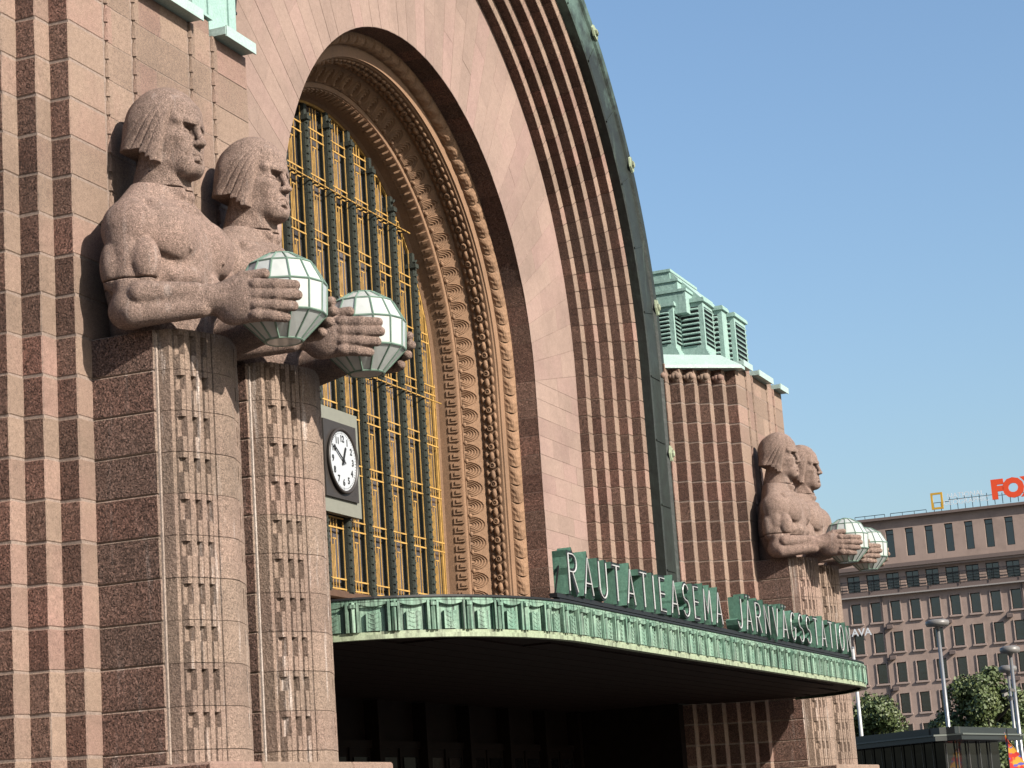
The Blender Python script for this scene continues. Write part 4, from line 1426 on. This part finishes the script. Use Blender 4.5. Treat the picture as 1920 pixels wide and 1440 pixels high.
def letter_mesh(ch):
    base = 'A' if ch == 'Ä' else ch
    wd, strokes = LET[base]
    if ch == 'Ä': strokes = strokes + [[(.10, 1.14), (.16, 1.14)], [(.50, 1.14), (.56, 1.14)]]
    body, neon = MB(), MB()
    for si, st in enumerate(strokes):
        p = [Vector((a * LH, b * LH)) for a, b in st]
        if len(p) > 2 and (p[0] - p[-1]).length < .001: closed = True
        else: closed = False
        n = len(p)
        L, Rr = [], []
        for i in range(n):
            a = p[i - 1] if i else (p[-2] if closed else None)
            b = p[i + 1] if i < n - 1 else (p[1] if closed else None)
            d0 = (p[i] - a).normalized() if a is not None else None
            d1 = (b - p[i]).normalized() if b is not None else None
            d0 = d0 or d1; d1 = d1 or d0
            n0, n1 = Vector((-d0.y, d0.x)), Vector((-d1.y, d1.x))
            mt = (n0 + n1)
            if mt.length < .3: mt = n0
            mt.normalize()
            k = LT / max(mt.dot(n0), .45)
            ex = Vector((0, 0))
            if not closed and i == 0: ex = -d1 * LT
            if not closed and i == n - 1: ex = d0 * LT
            L.append(p[i] + mt * k + ex); Rr.append(p[i] - mt * k + ex)
        e = .0025 * si
        for i in range(n - 1):
            f0, f1 = -LD / 2 + e, LD / 2 - e
            q = [L[i], L[i + 1], Rr[i + 1], Rr[i]]
            body.quad([(a.x, f0 + .006, a.y) for a in q], 1)      # face set back behind the rim
            body.quad([(a.x, f1, a.y) for a in q[::-1]], 0)
            for u, v in ((L[i], L[i + 1]), (Rr[i + 1], Rr[i])):
                body.quad([(u.x, f0, u.y), (v.x, f0, v.y), (v.x, f1, v.y), (u.x, f1, u.y)], 0)
        if not closed:
            for u, v in ((L[0], Rr[0]), (L[-1], Rr[-1])):
                body.quad([(u.x, -LD / 2 + e, u.y), (v.x, -LD / 2 + e, v.y), (v.x, LD / 2 - e, v.y), (u.x, LD / 2 - e, u.y)], 0)
        neon.tube([(a.x, -LD / 2 - .004 - .003 * si, a.y) for a in p], .010, 6)
    return fix_normals(body.mesh('letter', [M['copper_sign'], M['black']])), neon.mesh('neon_tube', M['neon']), wd * LH
sign = empty('station_name_sign', (0, -2.42, CZ1), 'green box letters with white tubes reading RAUTATIEASEMA JÄRNVÄGSSTATION above the canopy', 'sign')
TEXT = 'RAUTATIEASEMA JÄRNVÄGSSTATION'
widths = []
LC = {}
for ch in TEXT:
    if ch == ' ': widths.append(.36); continue
    if ch not in LC: LC[ch] = letter_mesh(ch)
    widths.append(LC[ch][2])
X0, X1 = -7.62, 8.02
gapw = (X1 - X0 - sum(widths)) / (len(TEXT) - 1)
x = X0
SIGNZ = 4.43
for ch, wd in zip(TEXT, widths):
    if ch != ' ':
        b_me, n_me, _ = LC[ch]
        lo = add('letter', b_me, sign, (x, -2.42, SIGNZ))
        add('neon_tube', n_me, lo, (x, -2.42, SIGNZ))
        mb = MB(); mb.box(-.015, .015, -.02, .02, -(SIGNZ - CZ1) + .01, -.03)
        mb.build('letter_post', M['black'], lo, (x + wd / 2, -2.42, SIGNZ))
    x += wd + gapw
mb = MB()
mb.box(X0 - .35, X1 + .1, -2.47, -2.37, SIGNZ - .10, SIGNZ - .045); mb.box(X0 - .35, X1 + .1, -2.50, -2.36, CZ1 + .014, CZ1 + .07)
for k in range(30):
    xx = X0 + (X1 - X0) * k / 29
    mb.tube([(xx, -2.42, CZ1 + .05), (xx + .27, -2.42, SIGNZ - .06)], .012, 4)
mb.tube([(X0 - .02, -2.40, SIGNZ + .35), (X0 - .30, -2.40, CZ1 + .02)], .012, 4)
mb.quad([(X0 - .32, -2.42, CZ1 + .02), (X0 + .1, -2.42, CZ1 + .02), (X0 + .1, -2.42, SIGNZ - .05), (X0 - .22, -2.42, SIGNZ - .03)])
mb.build('sign_frame', M['black'], sign, (0, 0, 0))

# ------------------------------------------------------------------ far office block
def cam_ray(px, py, dist):
    """point at a horizontal distance along a line of sight, used to lay out the far side of the square"""
    f = 3989.33
    d = CAM_F + CAM_R * ((px - 960) / f) - CAM_U * ((py - 720) / f)
    d = d / math.hypot(d.x, d.y)
    return Vector((-32.581, -11.5, 1.6)) + d * dist
OD = 220.0
P0 = cam_ray(1700, 983, OD)
vx = Vector((P0.x + 32.581, P0.y + 11.5, 0)).normalized()
ur = Vector((vx.y, -vx.x, 0))
tw = rad(9)
u_dir = (ur * math.cos(tw) - vx * math.sin(tw)).normalized()       # along the facade, to the right, coming nearer
ang_o = math.atan2(u_dir.y, u_dir.x)
office = empty('office_building', (P0.x, P0.y, 0), 'long brown office block with rows of dark windows across the square', 'building')
office.rotation_euler = (0, 0, ang_o)
BASE[office.name] = Vector((0, 0, 0))
K = OD / 3989.33
HZ = 1499.0
def zpx(py): return 1.6 + (HZ - py) * K
OB = stone('office render', (0.62, 0.455, 0.385), (0.57, 0.425, 0.36), fine=0.0, var=0.0, speck=0.05, streak=0.25)
OB2 = plain('office trim', (0.58, 0.44, 0.38), 0.8, var=0.1)
OBD = plain('office dark cornice', (0.24, 0.175, 0.155), 0.7)
OBW = plain('office white line', (0.52, 0.47, 0.44), 0.7)
OG = glass_dark('office glass', (0.030, 0.038, 0.045), 0.05, 0.5, 0.002)
OFR = plain('office window frame', (0.05, 0.035, 0.03), 0.6)
PIT = 36.6 * K
ncol0, ncol1 = -10, 14
# rows: (py top, py bottom, width in px, style) measured at the reference column
rowspec = [(1005, 1057, 15, 'tall'), (1087, 1117, 24, 'wide')] + [(1139 + 56.6 * k, 1139 + 56.6 * k + 36, 18, 'sash') for k in range(7)]
def facade_sheet(y, zlo, zhi, rows_, x0, x1, name, mat):
    """wall with real openings: strips between the windows plus reveals"""
    mb = MB()
    zc = zhi
    for (zt, zb, wd) in rows_:
        mb.quad([(x0, y, zt), (x1, y, zt), (x1, y, zc), (x0, y, zc)])
        xa = x0
        for c in range(ncol0, ncol1 + 1):
            xc = c * PIT
            mb.quad([(xa, y, zb), (xc - wd / 2, y, zb), (xc - wd / 2, y, zt), (xa, y, zt)])
            a, b, dp = xc - wd / 2, xc + wd / 2, y + .38
            mb.quad([(a, y, zb), (a, dp, zb), (a, dp, zt), (a, y, zt)]); mb.quad([(b, dp, zb), (b, y, zb), (b, y, zt), (b, dp, zt)])
            mb.quad([(a, y, zt), (a, dp, zt), (b, dp, zt), (b, y, zt)]); mb.quad([(a, dp, zb), (a, y, zb), (b, y, zb), (b, dp, zb)])
            xa = xc + wd / 2
        mb.quad([(xa, y, zb), (x1, y, zb), (x1, y, zt), (xa, y, zt)])
        zc = zb
    mb.quad([(x0, y, zlo), (x1, y, zlo), (x1, y, zc), (x0, y, zc)])
    return mb.build(name, mat, office)
def zrows(sel): return [(zpx(t), zpx(b), w_ * K) for t, b, w_, s in sel]
OX0, OX1 = ncol0 * PIT - 2, ncol1 * PIT + 2
facade_sheet(0.9, zpx(1074), zpx(985), zrows(rowspec[:1]), OX0 + 5, OX1, 'attic_wall', OB)
facade_sheet(0.0, zpx(1122), zpx(1076), zrows(rowspec[1:2]), OX0, OX1, 'upper_wall', OB)
facade_sheet(0.0, 0.0, zpx(1124), zrows(rowspec[2:]), OX0, OX1, 'wall', OB)
for nm, y0, y1, z0, z1, mt in (('cornice', -.7, .9, zpx(1079), zpx(1072), OBD), ('cornice', -.45, .0, zpx(1083), zpx(1079.2), OB2), ('string_course', -.35, .02, zpx(1126), zpx(1119), OBD),
                               ('string_course', -.50, .0, zpx(1128.5), zpx(1126.2), OBW), ('roof_edge', .4, 1.2, zpx(987), zpx(982), OBD)):
    mb = MB(); mb.box(OX0 - (0 if nm != 'roof_edge' else -5), OX1, y0, y1, z0, z1); mb.build(nm, mt, office)
mb = MB(); mb.box(OX0, OX1, 1.4, 30, 0, zpx(1076)); mb.box(OX0 + 5, OX1, 1.4, 30, zpx(1076), zpx(984))
mb.build('office_core', OBD, office)
for ri, (t, b, w_, s) in enumerate(rowspec):
    y = (0.9 if s == 'tall' else 0.0) + .33
    za, zb, wd = zpx(b), zpx(t), w_ * K
    key = []
    fm = MB(); fr_ = .07
    fm.box(-wd/2, wd/2, -.06, .02, 0, fr_); fm.box(-wd/2, wd/2, -.06, .02, zb - za - fr_, zb - za)
    fm.box(-wd/2, -wd/2 + fr_, -.06, .02, fr_, zb - za - fr_); fm.box(wd/2 - fr_, wd/2, -.06, .02, fr_, zb - za - fr_)
    if s == 'wide':
        fm.box(-.03, .03, -.05, .02, fr_, zb - za - fr_); fm.box(-wd/2 + fr_, wd/2 - fr_, -.045, .015, (zb - za) * .62, (zb - za) * .62 + .06)
    if s == 'tall': fm.box(-wd/2 + fr_, wd/2 - fr_, -.045, .015, (zb - za) * .82, (zb - za) * .82 + .06)
    if s == 'sash':
        # projecting surround and sill
        for xs in (-1, 1): fm.box(xs * (wd/2 + .045) - .045, xs * (wd/2 + .045) + .045, -.42, -.25, -.05, zb - za + .08, 1)
        fm.box(-wd/2 - .2, wd/2 + .2, -.50, -.2, -.20, -.03, 1)
    fmesh = fm.mesh('window_frame', [OFR, OB2])
    pm = MB(); pm.quad([(-wd/2 + .05, 0, .05), (wd/2 - .05, 0, .05), (wd/2 - .05, 0, zb - za - .05), (-wd/2 + .05, 0, zb - za - .05)])
    pmesh = pm.mesh('pane', OG)
    for c in range(ncol0, ncol1 + 1):
        wo = add('window', fmesh, office, (c * PIT, y, za))
        add('pane', pmesh, wo, (c * PIT, y, za))
# railings in front of the set-back floor and on the roof
mb = MB()
for zz in (zpx(1098), zpx(1103), zpx(1108), zpx(1113)): mb.tube([(OX0, -.45, zz), (OX1, -.45, zz)], .04, 4)
for k in range(int((OX1 - OX0) / 3)): mb.tube([(OX0 + 3 * k, -.45, zpx(1121)), (OX0 + 3 * k, -.45, zpx(1097))], .035, 4)
mb.build('railing', M['black'], office)
mb = MB()
for a, b in ((-5.5, -2.4), (-1.8, 1.9)):
    mb.tube([(a, 1.5, zpx(974)), (b, 1.5, zpx(974))], .04, 4)
    for k in range(4): mb.tube([(a + (b - a) * k / 3, 1.5, zpx(984)), (a + (b - a) * k / 3, 1.5, zpx(974))], .035, 4)
mb.build('roof_railing', M['black'], office)
# rain pipes and floodlight brackets on the wall
mb = MB()
for cx_ in (-1.5, 5.5):
    xx = cx_ * PIT - .3
    mb.tube([(xx, -.1, 0), (xx, -.1, zpx(1128))], .07, 6)
mb.build('rain_pipe', OBD, office)
for c in (-1.35, 1.62, 4.62, 7.6):
    for k in range(5):
        mb = MB(); mb.obox((0, -.25, 0), (.30, 0, 0), (0, .25, .05), (0, 0, .16)); mb.obox((-.35, -.3, -.1), (.14, 0, .1), (0, .1, 0), (-.06, 0, .1))
        mb.build('wall_flood_light', OBD, office, (c * PIT, 0, zpx(1186 + 56.6 * k)))

def office_thing(name, label, cat, lx, ly, lz):
    o = empty(name, (0, 0, 0), label, cat)
    o.location = office.matrix_basis @ Vector((lx, ly, lz)) if False else (Vector((P0.x, P0.y, 0)) + u_dir * lx + Vector((-u_dir.y, u_dir.x, 0)) * ly + Vector((0, 0, lz)))
    o.rotation_euler = (0, 0, ang_o)
    BASE[o.name] = Vector((0, 0, 0))
    return o
def lx_of(px): return (px - 1700) * K
YEL = plain('yellow sign paint', (0.95, 0.55, 0.05), 0.5)
ORG = plain('orange sign paint', (1.3, 0.13, 0.03), 0.45)
WHT = plain('white sign letters', (1.1, 1.15, 1.2), 0.5)
ys_ = office_thing('frame_sign', 'yellow upright rectangle frame sign on the office roof', 'sign', lx_of(1757), 1.2, zpx(981))
hh, ww, tt = 31 * K, 22 * K, 3.6 * K
mb = MB(); mb.box(-ww/2, ww/2, -.1, .1, .25, .25 + tt); mb.box(-ww/2, ww/2, -.1, .1, .25 + hh - tt, .25 + hh)
mb.box(-ww/2, -ww/2 + tt, -.1, .1, .25 + tt, .25 + hh - tt); mb.box(ww/2 - tt, ww/2, -.1, .1, .25 + tt, .25 + hh - tt)
mb.build('yellow_frame', YEL, ys_)
mb = MB()
for xx in (-.4, .35): mb.tube([(xx, .15, -.2), (xx, .15, .9)], .045, 4)
mb.tube([(-ww/2, .15, .95), (ww/2 + .6, .15, .95)], .04, 4)
mb.build('sign_post', M['black'], ys_)
wt = office_thing('roof_lettering', 'thin white two-line lettering beside the yellow frame on the office roof', 'sign', lx_of(1812), 1.2, zpx(978))
for s, zz in (('NATIONAL', 1.28), ('GEOGRAPHIC', .62)):
    me = text_mesh(s, .74, .03, -.004); me.materials.clear(); me.materials.append(WHT)
    add('lettering', me, wt, (-.1, 0, zz), rot=(math.pi / 2, 0, 0))
mb = MB()
for k in range(6): mb.tube([(-1.75 + .75 * k, .12, -.3), (-1.75 + .75 * k, .12, 1.2)], .04, 4)
mb.tube([(-1.9, .12, .95), (3.2, .12, .95)], .035, 4)
mb.build('sign_post', M['black'], wt)
fx = office_thing('roof_sign', 'big orange FOX letters on the office roof at the right edge', 'sign', lx_of(1858), 1.2, zpx(973))
xx = 0
me = text_mesh('FOX', 2.5, .12, .17, 'LEFT'); me.materials.clear(); me.materials.append(ORG)
add('letters', me, fx, (0, 0, 1.05), rot=(math.pi / 2, 0, 0))
mb = MB()
for k in range(8): mb.tube([(.2 + .78 * k, .25, -.3), (.2 + .78 * k, .25, .8)], .045, 4)
mb.tube([(0, .25, .55), (6.2, .25, .55)], .035, 4)
mb.build('sign_post', M['black'], fx)
av = office_thing('wall_sign', 'small white AVA letters on the office wall beside the station sign', 'sign', lx_of(1597), -.3, zpx(1192))
me = text_mesh('AVA', 1.05, .05, .015); me.materials.clear(); me.materials.append(WHT)
add('letters', me, av, (0, 0, 0), rot=(math.pi / 2, 0, 0))

# ------------------------------------------------------------------ trees
def leaf_mat(name, a, b):
    m, nt, p = new_mat(name)
    v = pos_vec(nt)
    c = mix(nt, ramp(nt, noise(nt, v, 0.8, 4), [(0.3, g(0)), (0.7, g(1))]), a, b)
    c = mix(nt, 1.0, c, ramp(nt, noise(nt, v, 9, 2), [(0.3, g(.7)), (0.7, g(1.3))]), 'MULTIPLY')
    nt.links.new(c, p.inputs['Base Color']); p.inputs['Roughness'].default_value = 0.6
    return m
LEAF = leaf_mat('summer leaves', (0.034, 0.056, 0.014), (0.066, 0.080, 0.020))
BARK = plain('bark', (0.06, 0.045, 0.035), 0.9, var=0.3)
def tree(loc, height, crown_w, label, seed, n_leaf=22000, leaf=.135):
    rg = np.random.default_rng(seed)
    root = empty('leafy_tree', loc, label, 'tree', 'trees on the far side of the square')
    mb = MB()
    mb.tube([(0, 0, 0), (.05, 0, height * .3), (.1, .1, height * .55), (0, .1, height * .85)], [.28, .22, .14, .04], 8)
    for k in range(9):
        a = k * 2.4; z0 = height * (.28 + .05 * k)
        mb.tube([(0, 0, z0), (math.cos(a) * crown_w * .22, math.sin(a) * crown_w * .22, z0 + height * .12), (math.cos(a) * crown_w * .38, math.sin(a) * crown_w * .38, z0 + height * .2)], [.11, .07, .025], 6)
    mb.build('trunk', BARK, root, loc)
    cl = []
    nc = 60
    for k in range(nc):
        t = rg.random()
        z = height * (.26 + .72 * t)
        rmax = crown_w / 2 * math.sin(math.pi * min(.98, .18 + .80 * t)) ** .7
        a = rg.random() * 2 * math.pi; rr = rmax * math.sqrt(rg.random()) * .9
        cl.append((rr * math.cos(a), rr * math.sin(a), z, crown_w * rg.uniform(.09, .19)))
    cl = np.array(cl)
    idx = rg.integers(0, nc, n_leaf)
    d = rg.normal(size=(n_leaf, 3)); d /= np.linalg.norm(d, axis=1)[:, None]
    rr = rg.random(n_leaf) ** .45
    c = cl[idx, :3] + d * (cl[idx, 3] * rr)[:, None] * np.array([1, 1, .8])
    nrm = d + rg.normal(size=(n_leaf, 3)) * .6; nrm /= np.linalg.norm(nrm, axis=1)[:, None]
    t1 = np.cross(nrm, rg.normal(size=(n_leaf, 3))); t1 /= np.linalg.norm(t1, axis=1)[:, None]
    t2 = np.cross(nrm, t1)
    s = leaf * rg.uniform(.5, 1.1, n_leaf)[:, None]
    V = np.stack([c + t1 * s, c + t2 * s * .6, c - t1 * s, c - t2 * s * .6], 1).reshape(-1, 3)
    Fc = np.arange(n_leaf * 4).reshape(-1, 4)
    me = bpy.data.meshes.new('crown'); me.from_pydata(V.tolist(), [], Fc.tolist()); me.materials.append(LEAF); me.update()
    add('crown', me, root, loc)
    return root
def gpt(px, dist):
    p = cam_ray(px, 1300, dist); return (p.x, p.y, 0)
tree(gpt(1632, 130), 7.4, 6.0, 'rounded green tree behind the end of the canopy, left of the pavilion roof', 3)
tree(gpt(1847, 118), 8.0, 6.4, 'large green tree with pointed top behind the glass pavilion', 5, 30000)
tree(gpt(1928, 120), 6.6, 5.2, 'green tree cut by the right edge of the picture', 8)
tree(gpt(1865, 104), 4.2, 6.0, 'low green bush-like tree right of the pavilion, behind the lamp posts', 9)

# ------------------------------------------------------------------ glass pavilion
PD = 70.0
pa, pb_, pc = cam_ray(1580, 1380, PD + 4), cam_ray(1766, 1360, PD), cam_ray(1870, 1380, PD + 6)
PAVM = plain('dark green black steel', (0.030, 0.036, 0.034), 0.4)
PAVG = glass_dark('pavilion glass', (0.012, 0.014, 0.015), 0.05, 0.3, 0.001)
PAVG.node_tree.nodes['Principled BSDF'].inputs['IOR'].default_value = 1.25
PAVT = plain('grey green roof rim', (0.17, 0.19, 0.165), 0.5)
pav = empty('glass_pavilion', (pb_.x, pb_.y, 0), 'low black glass pavilion with flat dark roof at lower right', 'pavilion')
ZR = 3.75
def wall_run(a, b, n, mull_mat, mw_):
    a, b = Vector((a.x, a.y)), Vector((b.x, b.y))
    t = (b - a).normalized(); nn = Vector((t.y, -t.x))
    if nn.dot(Vector((-32.5, -11.5)) - a) < 0: nn = -nn
    L = (b - a).length
    # roof slab edge with rim
    mb = MB()
    for (o0, o1, z0, z1, m) in ((-.3, .75, ZR - .42, ZR - .28, 0), (-.3, .80, ZR - .27, ZR - .22, 1), (-.3, .55, ZR - .21, ZR, 0)):
        c = (a + b) / 2 + nn * (o0 + o1) / 2
        mb.obox((c.x, c.y, (z0 + z1) / 2), (t.x * (L / 2 + .5), t.y * (L / 2 + .5), 0), (nn.x * (o1 - o0) / 2, nn.y * (o1 - o0) / 2, 0), (0, 0, (z1 - z0) / 2), m)
    mb.build('roof_edge', [PAVM, PAVT], pav)
    for k in range(n):
        p0 = a + t * L * k / n; p1 = a + t * L * (k + 1) / n
        mb = MB(); mb.quad([(p0.x, p0.y, .1), (p1.x, p1.y, .1), (p1.x, p1.y, ZR - .42), (p0.x, p0.y, ZR - .42)])
        mb.build('glass_panel', PAVG, pav)
        mb = MB(); mb.obox((p0.x + nn.x * .05, p0.y + nn.y * .05, ZR / 2 - .2), (t.x * mw_, t.y * mw_, 0), (nn.x * .02, nn.y * .02, 0), (0, 0, ZR / 2 - .22))
        mb.build('mullion', mull_mat, pav)
PAVMU = plain('grey steel mullion', (0.13, 0.13, 0.125), 0.4)
wall_run(pa, pb_, 10, PAVMU, .008)
wall_run(pb_, pc, 5, PAVMU, .025)
mb = MB()
mb.quad([(pa.x, pa.y, ZR - .3), (pb_.x, pb_.y, ZR - .3), (pc.x, pc.y, ZR - .3), (pc.x + 4, pc.y + 9, ZR - .3), (pa.x + 6, pa.y + 6, ZR - .3)])
mb.build('roof', PAVM, pav)

# ------------------------------------------------------------------ lamp posts, flag pole, banner
STEEL = plain('galvanised steel', (0.50, 0.50, 0.50), 0.35, metal=0.6)
STEELD = plain('lamp head grey', (0.30, 0.28, 0.26), 0.4)
def lamp_post(px, py, dist, label, dia=.95, r=.085):
    top = cam_ray(px, py, dist)
    root = empty('street_lamp', (top.x, top.y, 0), label, 'street lamp', 'street lamps on the square')
    H = top.z
    mb = MB(); mb.tube([(0, 0, 0), (0, 0, 1.2), (0, 0, H - .1)], [r * 1.25, r * 1.1, r * .8], 12)
    mb.build('pole', STEEL, root, (top.x, top.y, 0), smooth=True)
    mb = MB(); mb.lathe([(.0, H + .10), (dia * .30, H + .09), (dia * .48, H + .03), (dia * .5, H - .06), (dia * .46, H - .16), (dia * .15, H - .18), (.05, H - .30)], 24)
    mb.build('lamp_head', STEELD, root, (top.x, top.y, 0), smooth=True)
    return root
lamp_post(1757, 1166, 84, 'tall street lamp with flat disc head left of the pointed tree', .92)
lamp_post(1893, 1216, 78, 'right-hand street lamp with disc head, taller of the close pair', .72, .075)
lamp_post(1889, 1252, 82, 'shorter street lamp with disc head, lower of the close pair at right', .68, .06)
# cluster of cameras on the pair
tp = cam_ray(1891, 1302, 77.5)
cl = empty('camera_cluster', (tp.x, tp.y, tp.z), 'bunch of small grey cameras strapped to the right lamp posts', 'cameras')
for k in range(5):
    a = 1.25 * k
    mb = MB(); mb.obox((0, 0, 0), (.09 * math.cos(a), .09 * math.sin(a), -.03), (-.05 * math.sin(a), .05 * math.cos(a), 0), (0, 0, .05)); mb.tube([(0, 0, 0), (-.12 * math.cos(a), -.12 * math.sin(a), .02)], .025, 6)
    mb.build('camera_housing', [STEELD, M['black']][k % 2], cl, (tp.x - .05 + .16 * math.cos(a), tp.y + .16 * math.sin(a), tp.z + .14 * ((k * 2) % 3 - 1)))
fp = cam_ray(1599, 1216, 88)
flag = empty('flag_pole', (fp.x, fp.y, 0), 'slim white flag pole behind the end of the canopy', 'flag pole')
mb = MB(); mb.tube([(0, 0, 0), (0, 0, fp.z)], [.10, .06], 10)
mb.build('pole', plain('white pole paint', (0.75, 0.75, 0.74), 0.4), flag, (fp.x, fp.y, 0), smooth=True)
mb = MB(); mb.lathe([(0, .09), (.07, .05), (.08, 0), (.0, -.03)], 8); mb.build('finial', STEEL, flag, (fp.x, fp.y, fp.z))
bp = cam_ray(1891, 1372, 74)
ban = empty('feather_banner', (bp.x, bp.y, 0), 'red and yellow feather banner at the lower right corner', 'banner')
def banner_mat():
    m, nt, p = new_mat('printed banner cloth')
    v = pos_vec(nt)
    c = mix(nt, ramp(nt, noise(nt, v, 2.6, 2), [(0.54, g(0)), (0.58, g(1))]), (0.50, 0.03, 0.02), (0.60, 0.30, 0.03))
    c = mix(nt, ramp(nt, noise(nt, pos_vec(nt, (1.5, 1.5, 2.2)), 2.4, 1), [(0.60, g(0)), (0.62, g(1))]), c, (0.10, 0.10, 0.40))
    nt.links.new(c, p.inputs['Base Color']); p.inputs['Roughness'].default_value = .6
    return m
bm_ = MB()
N = 14
side = Vector((vx.y, -vx.x, 0))
prev = None
for k in range(N + 1):
    t = k / N
    z = bp.z * (1 - t) + .35 * t
    wdt = .12 + .62 * min(1, (t * 2.2)) ** .7
    off = math.sin(t * 5) * .05
    a = Vector((0, 0, z)) + side * (-.02 - .12 * (1 - t)) + vx * off; b = a + side * wdt + Vector((0, 0, -.35 * (1 - t)))
    if prev: bm_.quad([prev[0], prev[1], b, a])
    prev = (a, b)
bo = bm_.build('cloth', banner_mat(), ban, (bp.x, bp.y, 0))
sol = bo.modifiers.new('thickness', 'SOLIDIFY'); sol.thickness = .012
mb = MB(); mb.tube([tuple(side * -.10), tuple(side * -.10 + Vector((0, 0, bp.z * .8))), tuple(side * -.05 + Vector((0, 0, bp.z + .1)))], .02, 6)
mb.build('banner_pole', M['black'], ban, (bp.x, bp.y, 0))
